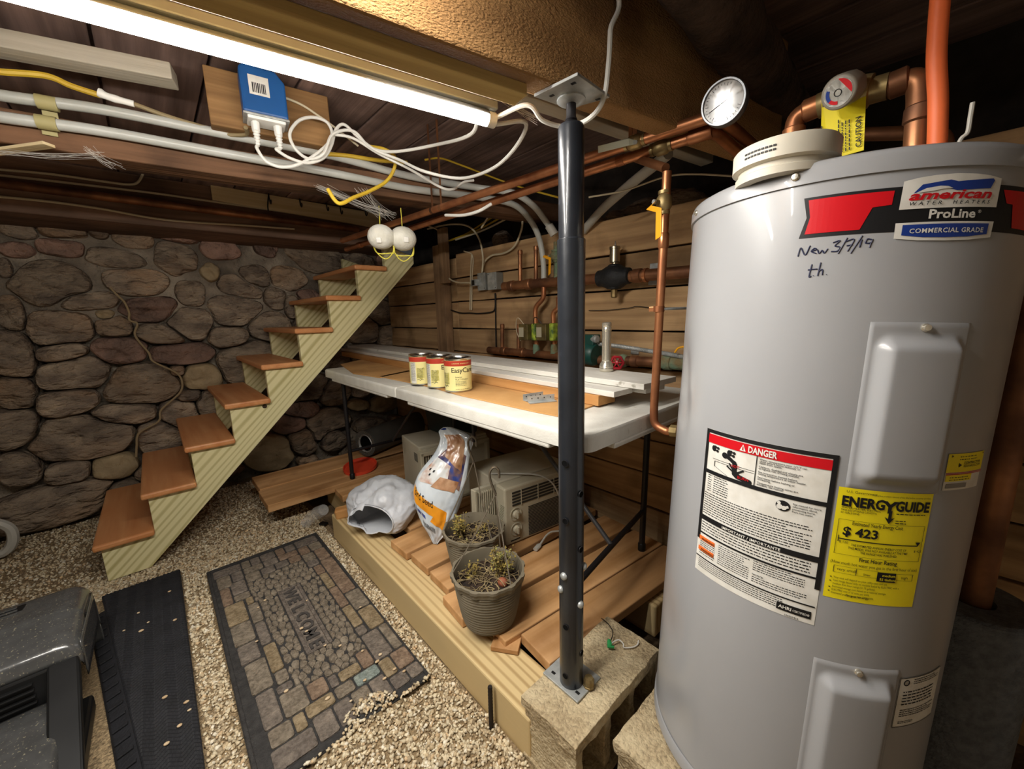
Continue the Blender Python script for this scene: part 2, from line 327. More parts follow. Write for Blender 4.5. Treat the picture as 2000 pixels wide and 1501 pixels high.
def build_stones():
    S = []
    for (u, v, w, h, r, k) in STONES:
        c = PY(u, v, WY-.03); a = PY(u+w/2, v, WY-.03); b = PY(u, v-h/2, WY-.03)
        S.append([c.x, c.z, abs(a.x-c.x)*1.04, abs(b.z-c.z)*1.12, -math.radians(r), k])
    rs = random.Random(11)
    for t in range(2600):                                # the rest of the wall, fitted where no stone is yet
        x = rs.uniform(-2.5, 1.7); z = rs.uniform(.0, 1.72); w = rs.uniform(.06, .17); h = w*rs.uniform(.45, .75); h = min(h, .085)
        if all(((x-s[0])/(s[2]+w))**2+((z-s[1])/(s[3]+h))**2 > 1.02 for s in S) and z < 1.7: S.append([x, z, w, h, rs.uniform(-.25, .25), rs.choice([0, 0, 0, 1, 2])])
    A = np.array([s[:5] for s in S]); N = 30
    def dist(px, pz, i=None):
        dx = px-A[:, 0]; dz = pz-A[:, 1]; c, s = np.cos(A[:, 4]), np.sin(A[:, 4]); x = c*dx+s*dz; z = -s*dx+c*dz
        return (np.abs(x/A[:, 2])**3.2+np.abs(z/A[:, 3])**3.2)**(1/3.2)
    for i, s in enumerate(S):
        rsd = random.Random(i); out = []
        for k in range(N):
            th = 2*math.pi*k/N; ca, sa = math.cos(th), math.sin(th)
            c0, s0 = math.cos(s[4]), math.sin(s[4])
            ex, ez = ca*s[2], sa*s[3]; dx, dz = c0*ex-s0*ez, s0*ex+c0*ez
            lim = 1.22+.30*noise.noise(Vector((ca*1.6+i*3.1, sa*1.6, i*.7)))+.05*noise.noise(Vector((ca*5+i*3.1, sa*5, i*.7))); t = .3
            while t < lim:
                d = dist(s[0]+dx*t, s[1]+dz*t); di = d[i]; d[i] = 9e9
                if d.min() < di*1.0+.07: break
                t += .03
            out.append((dx*t, dz*t))
        out = [tuple(.5*out[k][j]+.25*(out[k-1][j]+out[(k+1) % N][j]) for j in (0, 1)) for k in range(N)]
        proud = rsd.uniform(.035, .085); top = s[1] > 1.15
        if top: proud *= .5
        v = []; f = []; rings = [(1.0, .0), (.985, .6), (.94, .86), (.84, .96), (.66, 1.0), (.48, 1.02), (.3, 1.03), (.12, 1.04)]
        tiltx, tiltz = rsd.uniform(-.25, .25), rsd.uniform(-.3, .3)
        for q, hgt in rings:
            for (ox, oz) in out:
                x, z = s[0]+ox*q, s[1]+oz*q
                bump = .022*noise.noise(Vector((x*11, z*17, i)))+.014*abs(noise.noise(Vector((x*19, z*34, i))))+.006*noise.noise(Vector((x*60, z*80, i)))
                y = WY+.045-(proud+.045)*hgt-(bump if hgt > .5 else 0)-(ox*tiltx+oz*tiltz)*.3*(hgt > .3)
                v.append((x, y, z))
        nr = len(rings)
        for j in range(nr-1):
            for k in range(N): k2 = (k+1) % N; f.append((j*N+k, j*N+k2, (j+1)*N+k2, (j+1)*N+k))
        f.append(tuple((nr-1)*N+k for k in range(N)))
        MB().add(v, f).build('stone', (M_STONE, M_STONE_R, M_STONE_T)[s[5]], wall_left, smooth=True)
    return len(S)
N_STONES = build_stones()

# ---- plank wall
WX = 1.62
bk = MB(); bk.bx(1.655, 1.70, -2.0, 3.5, -.1, 1.6)
wall_back = bk.build('wall_back', mat('dark gap', '15100c', '0c0907', 5, .95)); T(wall_back, 'weathered plank wall behind the table', kind='structure')
rows = [PX(880, 499, WX).z, PX(887, 544, WX).z, PX(880, 590, WX).z, PX(880, 641, WX).z]
st = [rows[0]+.0]+rows[1:]
while st[-1] > .02: st.append(st[-1]-.165)
YP = 2.33
for i in range(len(st)-1):
    z1, z0 = st[i]-.004, st[i+1]+.004
    if i == 0: z1 = st[0]
    for (y0, y1, off) in ((-1.95, .3, .004), (.304, YP, 0.0), (YP+.01, 3.42, .006)):
        zz1 = z1-(.02 if (i == 0 and y0 > YP) else 0)
        plank('plank', (WX+.018+off, (y0+y1)/2, (zz1+z0)/2), (y1-y0, zz1-z0, .036), W_WALL, wall_back, rot=qx((0, 1, 0), (1, 0, 0)), bevel=.004, wob=.006, seed=i*7+int(y0*10))
# rubble and earth above the planks
ub = MB(); ub.grid(lambda a, b: (1.98+.05*noise.noise(Vector((a*20, b*4, 0))), -2.0+5.6*a, 1.55+.5*b), 60, 8)
T(ub.build('wall_upper', M_DARKEARTH, smooth=True), 'dark rubble above the plank wall', kind='structure')
lg = MB(); lg.bx(1.662, 2.0, -2.0, 3.5, 1.5, 1.585)
T(lg.build('trim_1', M_DARKEARTH, bevel=.01), 'dirt ledge on top of the plank wall', kind='structure')
def rock(name, c, s, m, seed, parent=None):
    mb = MB(); mb.ball((0, 0, 0), 1, 16, 11)
    v = []
    for p in mb.v:
        q = Vector(p); k = 1+.22*noise.noise(q*1.1+Vector((seed, 0, 0)))+.1*noise.noise(q*2.6+Vector((seed, 5, 0)))
        v.append((c[0]+q.x*s[0]*k, c[1]+q.y*s[1]*k, c[2]+q.z*s[2]*k))
    mb.v = v; return mb.build(name, m, parent, smooth=True)
T(rock('ledge_stone', (1.74, PX(977, 452, 1.72).y, 1.655), (.06, .075, .07), M_STONE, 3), 'rounded grey stone sitting on top of the plank wall', 'stone')
for k, (u, v, s) in enumerate(((1215, 395, .08), (1262, 385, .09), (1170, 415, .07), (1330, 375, .1))):
    p = PX(u, v, 1.82); T(rock('ledge_stone', (1.82, p.y, 1.60+s*.55), (s*.9, s*1.2, s*.7), M_STONE, 20+k), ('dark angular stone on the wall ledge right of the steel post', 'dark flat stone on the wall ledge above the yellow valve lever', 'small dark stone on the wall ledge nearest the steel post', 'dark stone on the wall ledge just left of the water heater')[k], 'stone', 'dark stones on the wall ledge')
# the two walls behind and beside the camera
for nm, b in (('wall_right', (-2.5, 2.0, -2.05, -2.0, -.1, 2.0)), ('wall_front', (-2.55, -2.5, -2.0, 3.6, -.1, 2.0))):
    m = MB(); m.bx(*b); T(m.build(nm, M_BOUNCE), 'unseen cellar wall, made pale to bounce light', kind='structure')

# ---- ceiling
cb = MB(); cb.bx(-2.5, 2.05, -2.05, 3.6, CZ+.03, CZ+.06)
ceiling = cb.build('ceiling', W_CEIL); T(ceiling, 'dark brown floorboards overhead', kind='structure')
gx = sorted([PZ(399, 161, CZ).x, PZ(567, 189, CZ).x, PZ(701, 252, CZ).x]); edges = [gx[0]]
while edges[0] > -2.45: edges.insert(0, edges[0]-.26)
edges += gx[1:]
while edges[-1] < 2.0: edges.append(edges[-1]+.25)
for i in range(len(edges)-1):
    x0, x1 = edges[i]+.004, edges[i+1]-.004
    plank('plank', ((x0+x1)/2, .8, CZ+.018+rnd.uniform(-.003, .003)), (5.6, x1-x0, .036), W_CEIL, ceiling, rz=math.pi/2, bevel=.004, wob=.004, seed=i)

def yline(p, q, x): return p[1]+(q[1]-p[1])*(x-p[0])/(q[0]-p[0])
# carrying beam over the steel post
B1a, B1b = (.294, .641), (.676, .575); d1 = Vector((B1b[0]-B1a[0], B1b[1]-B1a[1], 0)).normalized(); n1 = Vector((-d1.y, d1.x, 0))
def along1(x, off, z): y = yline(B1a, B1b, x); return Vector((x, y, z))+n1*off
c = along1(-.35, .031, (1.65+CZ)/2)
b1 = plank('carrying_beam', c, (3.9, .062, CZ-1.65), W_BEAM, rot=qx(d1), bevel=.006, wob=.004, seed=2)
T(b1, 'rough sawn tan carrying beam on top of the steel post', 'beam')
yb = plank('batten', along1(-.05, .053, 1.639), (1.35, .048, .021), W_YEL, rot=qx(d1), bevel=.002)
T(yb, 'yellow pine batten along the carrying beam beside the lit tube', 'batten')
# joist with the white water pipes
J2a, J2b = (-.231, 1.797), (1.758, 1.519); d2 = Vector((J2b[0]-J2a[0], J2b[1]-J2a[1], 0)).normalized(); n2 = Vector((-d2.y, d2.x, 0))
def along2(x, off, z): return Vector((x, yline(J2a, J2b, x), z))+n2*off
T(plank('floor_joist', along2(-.2, .06, 1.745), (4.1, .12, .09), W_BEAM2, rot=qx(d2), bevel=.006, wob=.012, seed=5), 'brown floor joist carrying two white plastic pipes', 'beam')
# sill on the stone wall
T(plank('sill_beam', (-.45, 3.30, 1.87), (4.1, .5, .26), W_SILL, bevel=.006, wob=.006, seed=6), 'dark sill beam on top of the stone wall', 'beam')
# hewn log beam at the right
la, lb = PZ(1345, 0, 1.80), PZ(1545, 275, 1.80); dl = (lb-la).normalized()
pts = [la+dl*t for t in np.linspace(-1.2, 1.1, 24)]
lm = MB(); lm.tube([p+Vector((0, .012*noise.noise(Vector((i*.5, 0, 0))), .01*noise.noise(Vector((i*.5, 4, 0)))+.06)) for i, p in enumerate(pts)], [.07+.008*noise.noise(Vector((i*.9, 2, 0))) for i in range(24)], 18)
T(lm.build('log_beam', W_LOG, smooth=True), 'dark hewn log beam overhead right of the post', 'beam')
T(plank('wood_brace', PZ(1235, 255, 1.78), (.9, .05, .05), W_WHITEB, rot=qx(d2), bevel=.003), 'pale wood strip overhead behind the steel post', 'batten')
# wood post on the plank wall
pp = PX(862, 600, WX-.05)
T(plank('wood_post', (WX-.03, pp.y, .80), (1.78, .13, .058), W_POST, rot=qx((0, 0, 1), (1, 0, 0)), wob=.006, bevel=.005, seed=3), 'vertical wood post standing against the plank wall', 'post')
T(plank('wood_cleat', (WX-.075, PX(866, 505, WX-.08).y, 1.60), (.36, .09, .03), W_POST, rot=qx((0, 0, 1), (1, 0, 0)), bevel=.003, seed=4), 'short board nailed to the head of the wood post', 'board')
# ================================================================ materials of the things
M_COPPER = mat('copper pipe', 'cf8d60', '9a6242', 9, .3, .75, rough2=.5, c3='7a4c34', s3=6, r3=(.55, .8))
M_COPPERD = mat('tarnished copper', 'a8744f', '6e4934', 9, .4, .7, rough2=.6, c3='553a2c', s3=5, r3=(.5, .75))
M_BRASS = mat('aged brass', 'b09a6a', '7e6b46', 14, .38, .7, rough2=.55)
M_GREENB = mat('green crusted brass', '6f8c74', '7a6a48', 22, .8, .2, bump=.6, bscale=80)
M_STEEL = mat('galvanised steel', 'b9bbb8', '9a9d9b', 30, .4, .45, rough2=.5)
M_CHROME = mat('bright metal', 'd8d2c2', None, rough=.2, metal=.75)
M_BLACKP = mat('dark blue black paint', '25282d', '1b1d21', 7, .3, bump=.05, bscale=50, c3='3a3f49', s3=30, r3=(.68, .8), coat=.3)
M_BLACK = mat('black plastic', '161616', '0f0f0f', 9, .45)
M_BLACKM = mat('black metal', '1d1b1d', None, rough=.4)
M_WHITEC = mat('white cord', 'd4d2ca', None, rough=.45)
M_WHITEP = mat('white plastic', 'ecebe6', 'dedcd4', 4, .4)
M_TABLE = mat('white plastic table top', 'd6d4cb', 'cbc8bf', 18, .5, bump=.12, bscale=180, c3='b4ad9f', s3=40, r3=(.68, .8))
M_CARD = mat('brown cardboard', 'c99b62', 'b3854e', 5, .85, bump=.15, bscale=60, c3='9a7142', s3=4, r3=(.58, .75))
M_TRIMW = mat('white primed trim', 'dcd9d1', 'cfcbc1', 8, .55, c3='a09b8e', s3=26, r3=(.66, .74), stretch=(1, 5, 5))
M_HEAT = mat('grey enamel', 'a1a2a4', '9c9d9f', 3, .3, coat=.2, spec=.5)
M_LABELW = mat('label white', 'e4e2da', 'd6d3c9', 40, .5)
M_INK = mat('black ink', '111113', None, rough=.55)
M_RED = mat('label red', 'c8101c', None, rough=.4)
M_NAVY = mat('label blue', '1c3a8c', None, rough=.4)
M_YELL = mat('label yellow', 'f2df17', None, rough=.5)
M_ORANGE = mat('label orange', 'e8702a', None, rough=.5)
M_CMU = mat('concrete block', 'c4b08c', '8f7d5f', 110, .95, bump=1.0, bscale=110, c3='d0bf9c', s3=9, bdist=.01, ramp=(.3, .75))
M_GREYC = mat('grey pvc tube', 'b9b6ac', 'a5a298', 4, .5)
M_CREAMC = mat('cream cable', 'c9bda0', None, rough=.55)
M_YELC = mat('yellow cable', 'cfae34', 'b8962a', 6, .5)
M_ORANGEP = mat('orange pipe', 'ef7440', None, rough=.5)
M_RUBBER = mat('black rubber', '1c1c20', '141417', 20, .75, bump=.3, bscale=120)
M_FOAM = mat('grey foam', '6c7074', '595d61', 60, .95, bump=.8, bscale=140)

# ================================================================ stairs
def make_stairs():
    X0, Y0, Y1, Z0, R = -.339, 2.518, 3.375, .17, .19
    root = thing('staircase', (X0, Y0, 0), 'open wooden staircase with red brown treads and pale treated stringers', 'stairs')
    N = 8; xs = X0+.024
    prof = [(xs, 0)]
    for k in range(N):
        prof.append((xs+R*k, Z0+R*k)); prof.append((xs+R*(k+1), Z0+R*k))
    prof += [(xs+R*N, Z0+R*N-.02), (1.42, 1.42+.163+.03), (1.42, 1.42+.163-.02), (-.163, 0)]
    for (ya, nm) in ((2.55, 0), (3.30, 1)):
        a = math.radians(45); m = MB()
        poly = [((x*math.cos(a)+z*math.sin(a)), -x*math.sin(a)+z*math.cos(a)) for x, z in prof]
        m.prism([(p[0], p[1], 0) for p in poly], (0, 0, .038))
        o = m.build('stringer', W_PT, None, bevel=.003); col.objects.unlink(o)
        o.rotation_mode = 'QUATERNION'; o.rotation_quaternion = qx((math.cos(a), 0, math.sin(a)), (0, -1, 0)); o.location = (0, ya+.038, 0); link(o, root)
    rs = random.Random(2)
    for k in range(N):
        t = .03; m = MB(); x0 = X0+R*k; z = Z0+R*k
        o = plank('tread', (x0+.1075, (Y0+Y1)/2, z+t/2+.001), (Y1-Y0, .215, t), W_TREAD, root, rot=QZ(math.pi/2), bevel=.009, seed=k)
        for i in range(2):
            pass
    kn = MB(); c = PY(517, 793, 2.549); kn.cyl(c+Vector((0, .002, 0)), c-Vector((0, .001, 0)), .012, n=14); kn.build('knot', mat('knot', '3a2a18', '20160c', 30, .8), root)
make_stairs()

# ================================================================ adjustable steel post
def make_post():
    bx, by = .718, .583; z0 = .203
    tx, ty = .725, .588
    ax = lambda z: Vector((bx+(tx-bx)*(z-z0)/1.44, by+(ty-by)*(z-z0)/1.44, z))
    root = thing('jack_post', (bx, by, z0), 'dark adjustable steel jack post standing on a concrete block', 'post')
    pc = [PZ(1060.5, 1316, z0), PZ(1128, 1374.5, z0), PZ(1173, 1325, z0)]; pc.append(pc[0]+pc[2]-pc[1]); ctr = (pc[0]+pc[2])/2
    m = MB(); m.prism([p for p in pc], (0, 0, .006)); pl = m.build('base_plate', M_STEEL, root, bevel=.001)
    for (u, v) in ((1081, 1313), (1128, 1352)):
        p = PZ(u, v, z0+.0065); s = MB(); d = (pc[1]-pc[0]).normalized(); s.tube([p-d*.006, p+d*.006], .004, 10, flat=.1); s.build('slot', M_BLACK, pl)
    h = .0316
    m = MB(); m.lathe([(h*.9, 0), (h, 0), (h, 1.15), (h-.002, 1.152), (h-.004, 1.152)], ax(z0+.006), ax(1.5)-ax(.3), 40); lo = m.build('outer_tube', M_BLACKP, root, smooth=True)
    m = MB(); m.lathe([(.0283, 0), (.0283, .235), (.026, .242), (.012, .244)], ax(1.35), ax(1.5)-ax(.3), 40); m.build('inner_tube', M_BLACKP, root, smooth=True)
    m = MB(); m.lathe([(.0118, 0)]+[(.0118+(.0016 if i % 2 else -.0006), .002+i*.002) for i in range(14)]+[(.0105, .034), (.0105, .062), (.014, .064), (.014, .068)], ax(1.575), (0, 0, 1), 20); m.build('jack_screw', M_BLACKM, root, smooth=True)
    q = [PZ(1043, 189, 1.643), PZ(1128, 147, 1.643), PZ(1191, 191, 1.643), PZ(1111, 213, 1.643)]
    m = MB(); m.prism(q, (0, 0, .006)); tp = m.build('top_plate', M_STEEL, root, bevel=.001)
    m = MB(); m.lathe([(.03, 0), (.03, -.003), (.026, -.006), (.015, -.009)], (tx, ty, 1.643), (0, 0, 1), 24); m.build('boss', M_STEEL, tp, smooth=True)
    for (u, v) in ((1120, 163), (1078, 187), (1168, 194)):
        p = PZ(u, v, 1.6425); d = (q[1]-q[0]).normalized(); s = MB(); s.tube([p-d*.005, p+d*.005], .004, 10, flat=.1); s.build('slot', M_BLACK, tp)
    def on(u, v, lift=0):
        # point of the tube's surface on this sight line
        d = ray(u, v); o = EYE; best = None
        a = d.x**2+d.y**2; zc = None; c = Vector((bx, by))
        b = 2*((o.x-c.x)*d.x+(o.y-c.y)*d.y); cc = (o.x-c.x)**2+(o.y-c.y)**2-h*h; D = b*b-4*a*cc
        t = (-b-math.sqrt(max(D, 0)))/(2*a); p = o+d*t; n = Vector((p.x-bx, p.y-by, 0)).normalized(); return p, n
    for (u, v) in ((1103, 905), (1135, 965), (1104, 1018), (1135, 1073), (1105, 1225), (1136, 1275), (1104, 1320)):
        p, n = on(u, v); s = MB(); s.lathe([(.0085, -.001), (.0085, .0008), (.0075, .0008), (.0075, -.0005)], p, n, 16, cap=False); ri = s.build('hole_rim', M_BLACKM, lo)
        s = MB(); s.lathe([(.0076, .0004), (.0001, .0004)], p, n, 16); s.build('hole', mat('hole dark', '040404', None, rough=1) if 'hole dark' not in bpy.data.materials else bpy.data.materials['hole dark'], lo)
    for (u, v) in ((1101, 1125), (1134, 1180), (1095, 1150), (1141, 1105)):
        p, n = on(u, v); s = MB(); s.lathe([(.0095, -.002), (.0095, .001), (.0085, .004), (.005, .0065), (.0001, .0072)], p, n, 18); s.build('bolt', M_STEEL, root, smooth=True)
    c = PZ(1150, 1338, z0+.006); m = MB(); m.lathe([(.0155, 0), (.0155, .004), (.014, .005), (.0145, .02), (.011, .026), (.0001, .0275)], c, (0, 0, 1), 8); m.build('anchor_nut', M_BRASS, root)
make_post()

# ================================================================ concrete blocks
def make_block(x0, x1, y0, y1, z0, z1, label, seed):
    root = thing('concrete_block', ((x0+x1)/2, (y0+y1)/2, z0), label, 'block', 'hollow concrete blocks under post and heater')
    t = .032; m = MB(); L = x1-x0
    def rough(mb, n):
        bm = bmesh.new(); me = bpy.data.meshes.new('b'); me.from_pydata(mb.v, [], mb.f); bm.from_mesh(me)
        bmesh.ops.remove_doubles(bm, verts=bm.verts, dist=.0005); bmesh.ops.subdivide_edges(bm, edges=bm.edges, cuts=n, use_grid_fill=True)
        for v in bm.verts:
            k = noise.noise(v.co*22+Vector((seed, 0, 0)))*.0012+noise.noise(v.co*60)*.0008; v.co += Vector((noise.noise(v.co*31+Vector((seed, 3, 3)))*.0045, noise.noise(v.co*29+Vector((3, seed, 9)))*.0045, k*1.6))
        out = MB(); out.v = [tuple(v.co) for v in bm.verts]; bm.verts.index_update(); out.f = [tuple(v.index for v in f.verts) for f in bm.faces]; bm.free(); return out
    m.bx(x0, x1, y0, y1, z1-t, z1); a = rough(m, 14); a.build('top_shell', M_CMU, root, smooth=False, bevel=.003)
    m = MB(); m.bx(x0, x1, y0, y1, z0, z0+t); rough(m, 5).build('bottom_shell', M_CMU, root, bevel=.003)
    w = .028
    for f in (0, .345, .655, 1):
        xa = x0+f*(L-w)+(.008 if f == 0 else -.008 if f == 1 else 0); m = MB(); m.bx(xa, xa+w, y0+.006, y1-.006, z0+t-.004, z1-t+.004); rough(m, 6).build('web', M_CMU, root, bevel=.003)
make_block(.592, .99, .468, .652, -.012, .202, 'hollow concrete block carrying the dark steel post', 1)
make_block(.70, 1.098, .243, .436, -.03, .160, 'concrete block under the front edge of the water heater', 5)
make_block(.70, 1.098, .045, .238, -.03, .160, 'concrete block under the water heater, farther from the post', 9)
make_block(1.104, 1.50, .145, .338, -.03, .160, 'concrete block under the back of the water heater', 14)

# ================================================================ timber edging and boards
T(plank('timber_sleeper', (.668, 1.40, .068), (1.55, .145, .14), W_PTG, rot=qx((0, 1, 0)), bevel=.006), 'pale treated timber sleeper along the gravel edge', 'timber')
T(plank('timber_sleeper', (1.30, 1.35, .06), (1.5, .145, .13), W_PTG, rot=qx((0, 1, 0)), bevel=.006), 'treated timber sleeper under the boards by the plank wall', 'timber')
T(plank('timber_sleeper', (.78, 2.42, .05), (.5, .12, .12), W_PTG, rot=qx((0, 1, 0)), bevel=.006), 'short treated timber under the stacked planks at the table leg', 'timber')
BZ = .141
def board(x0, y0, L, w, yaw, label, z=BZ, t=.036, seed=0, pitch=0):
    a = math.radians(yaw); d = Vector((math.cos(a), math.sin(a), math.tan(math.radians(pitch)))).normalized(); c = Vector((x0, y0, z+t/2))+d*(L/2)
    T(plank('cedar_board', c, (L, w, t), W_CEDAR, rot=qx(d), bevel=.004, seed=seed), label, 'board', 'cedar boards under the table')
board(.742, .748, .80, .14, -6, 'cedar board nearest the steel post, flat on the sleepers', seed=1)
board(.70, .905, .86, .15, -6, 'cedar board beneath the front flower pot, second from the steel post', seed=2)
board(.655, 1.075, .92, .145, -5, 'cedar board with its end under the front pot and the rear pot', seed=3)
board(.70, 1.235, .9, .145, -2, 'cedar board running under the window air conditioner with dials', seed=4)
board(.705, 1.40, .88, .14, 0, 'cedar board under the seed bag', seed=5)
board(.69, 1.56, .9, .145, 2, 'reddish cedar board beside the white plastic bag', seed=6)
board(.80, 1.725, .75, .14, 0, 'cedar board under the white plastic bag', seed=7)
board(.76, 1.88, .82, .15, 0, 'cedar board under the left air conditioner', seed=8)
board(.35, 2.60, 1.2, .265, 0, 'wide plank in front of the stacked pair below the stairs', z=.128, t=.045, seed=9)
board(.36, 2.875, 1.2, .265, 0, 'wide plank at the back of the stacked pair below the stairs', z=.132, t=.045, seed=10)
board(.70, 2.36, .8, .15, -2, 'short notched plank beside the table leg', z=.132, t=.038, seed=11)
T(plank('wood_offcut', (.735, .862, .149), (.12, .09, .016), W_CEDAR, rz=.6, bevel=.002), 'small cedar offcut under the front pot', 'board')
T(plank('wood_offcut', (.70, 2.07, .172), (.22, .055, .055), W_FIR, rot=qx((.9, -.42, .1)), bevel=.01), 'peeled wooden rail end poking past the white bag', 'rail')

# ================================================================ folding table
TZ = .895
M_BRACE = mat('dark grey brace', '4c4c4e', None, rough=.45, metal=.4)
def make_table():
    root = thing('folding_table', (1.12, 1.65, BZ+.036), 'white plastic folding table with black legs against the plank wall', 'table')
    x0, x1, y0, y1 = .757, 1.51, .565, 2.575; m = MB(); ys = PZ(738, 762, TZ).y
    def half(ya, yb):
        poly = []; r = .035
        for cx, cy, a0 in ((x1-r, yb-r, 0), (x0+r, yb-r, 90), (x0+r, ya+r, 180), (x1-r, ya+r, 270)):
            rr = r if (cy > y1-.1 and a0 < 170) or (cy < y0+.1 and a0 > 170) else .008
            cx2 = x1-rr if cx > 1.1 else x0+rr; cy2 = yb-rr if a0 < 170 else ya+rr
            for k in range(6): a = math.radians(a0+k*18); poly.append((cx2+rr*math.cos(a), cy2+rr*math.sin(a)))
        m = MB(); rings = [(1, TZ-.045), (1, TZ-.012), (.996, TZ-.004), (.985, TZ), (.97, TZ)]; n = len(poly); cx, cy = (x0+x1)/2, (ya+yb)/2; v = []; f = []
        def ins(p, k, z): return (cx+(p[0]-cx)*(1-(1-k)*1.0), cy+(p[1]-cy)*(1-(1-k)*.4), z)
        for k, z in rings: v += [ins(p, k, z) for p in poly]
        for j in range(len(rings)-1):
            for i in range(n): f.append((j*n+i, j*n+(i+1) % n, (j+1)*n+(i+1) % n, (j+1)*n+i))
        f.append(tuple((len(rings)-1)*n+i for i in range(n))); f.append(tuple(range(n-1, -1, -1)))
        m.add(v, f); return m
    o1 = half(y0, ys-.001).build('table_top_half', M_TABLE, root, smooth=True); o2 = half(ys+.001, y1).build('table_top_half', M_TABLE, root, smooth=True)
    for (ya, yb, xx) in ((y0+.13, ys-.1, x0+.006), (ys+.1, y1-.13, x0+.006)):
        s = MB(); s.bx(xx-.004, xx+.03, ya, yb, TZ-.062, TZ-.044); s.build('skirt', M_TABLE, root, bevel=.006)
    s = MB(); s.bx(x0+.12, x1-.12, y0-.002, y0+.03, TZ-.062, TZ-.044); s.build('skirt', M_TABLE, root, bevel=.006)
    lz = BZ+.036
    for (px, py, fx) in ((.835, 2.49, .0), (1.42, 2.49, 0), (.84, .685, 0), (1.44, .78, 0)):
        s = MB(); s.cyl((px, py, lz+.012), (px, py-.01, TZ-.045), .0125, n=14); s.build('leg', M_BLACKM, root, smooth=True)
        s = MB(); s.lathe([(.016, 0), (.016, .03), (.0135, .034)], (px, py, lz), (0, 0, 1), 14); s.build('foot_cap', M_BLACK, root, smooth=True)
    for (ya, yb_, e) in ((2.49, 2.49, -.55), (.683, .778, .55)):
        s = MB(); s.cyl((.84, ya, .36), (1.43, yb_, .36), .01, n=10); s.build('cross_bar', M_BLACKM, root, smooth=True)
        ym = (ya+yb_)/2; s = MB(); s.cyl((1.13, ym, .36), (1.13, ym+e, TZ-.06), .009, n=10); s.build('brace', M_BRACE, root, smooth=True)
make_table()
def card(px, label, seed, z):
    pts = [PZ(u, v, z) for u, v in px]; m = MB(); m.prism(pts, (0, 0, .004)); T(m.build('cardboard_sheet', M_CARD, bevel=.0), label, 'cardboard', 'cardboard sheets on the table')
card([(665, 712), (700, 704), (800, 693), (1080, 700), (820, 722), (742, 738), (690, 730)], 'small brown cardboard sheet at the far left of the table', 1, TZ+.001)
card([(742, 736), (800, 724), (990, 706), (1190, 782), (1140, 800), (1112, 806), (1092, 814), (1050, 806), (900, 773), (840, 756)], 'large brown cardboard sheet under the paint cans', 2, TZ+.001)

# white trim boards and the fir stick beneath them
def strip(name, a, b, w, t, m, label, cat, z, rnd_=0, group=None):
    a = Vector((a[0], a[1], z+t/2)); b = Vector((b[0], b[1], z+t/2)); T(plank(name, (a+b)/2, ((b-a).length, w, t), m, rot=qx(b-a), bevel=.0015, seed=int(w*1000)), label, cat, group)
strip('fir_stick', (1.17, 3.30), (1.07, .72), .09, .034, W_FIR, 'square fir stick under the white trim boards', 'board', TZ+.006)
strip('trim_board', (1.215, 3.42), (1.08, .665), .10, .018, M_TRIMW, 'lower white trim board stepping out in front on the table', 'board', TZ+.041, group='white trim boards')
strip('trim_board', (1.33, 3.42), (1.20, .62), .115, .018, M_TRIMW, 'lower white trim board at the wall side of the stack', 'board', TZ+.041, group='white trim boards')
strip('trim_board', (1.32, 3.42), (1.205, .605), .20, .019, M_TRIMW, 'upper wide white trim board with the flashlight on it', 'board', TZ+.0605, group='white trim boards')
TB = TZ+.08

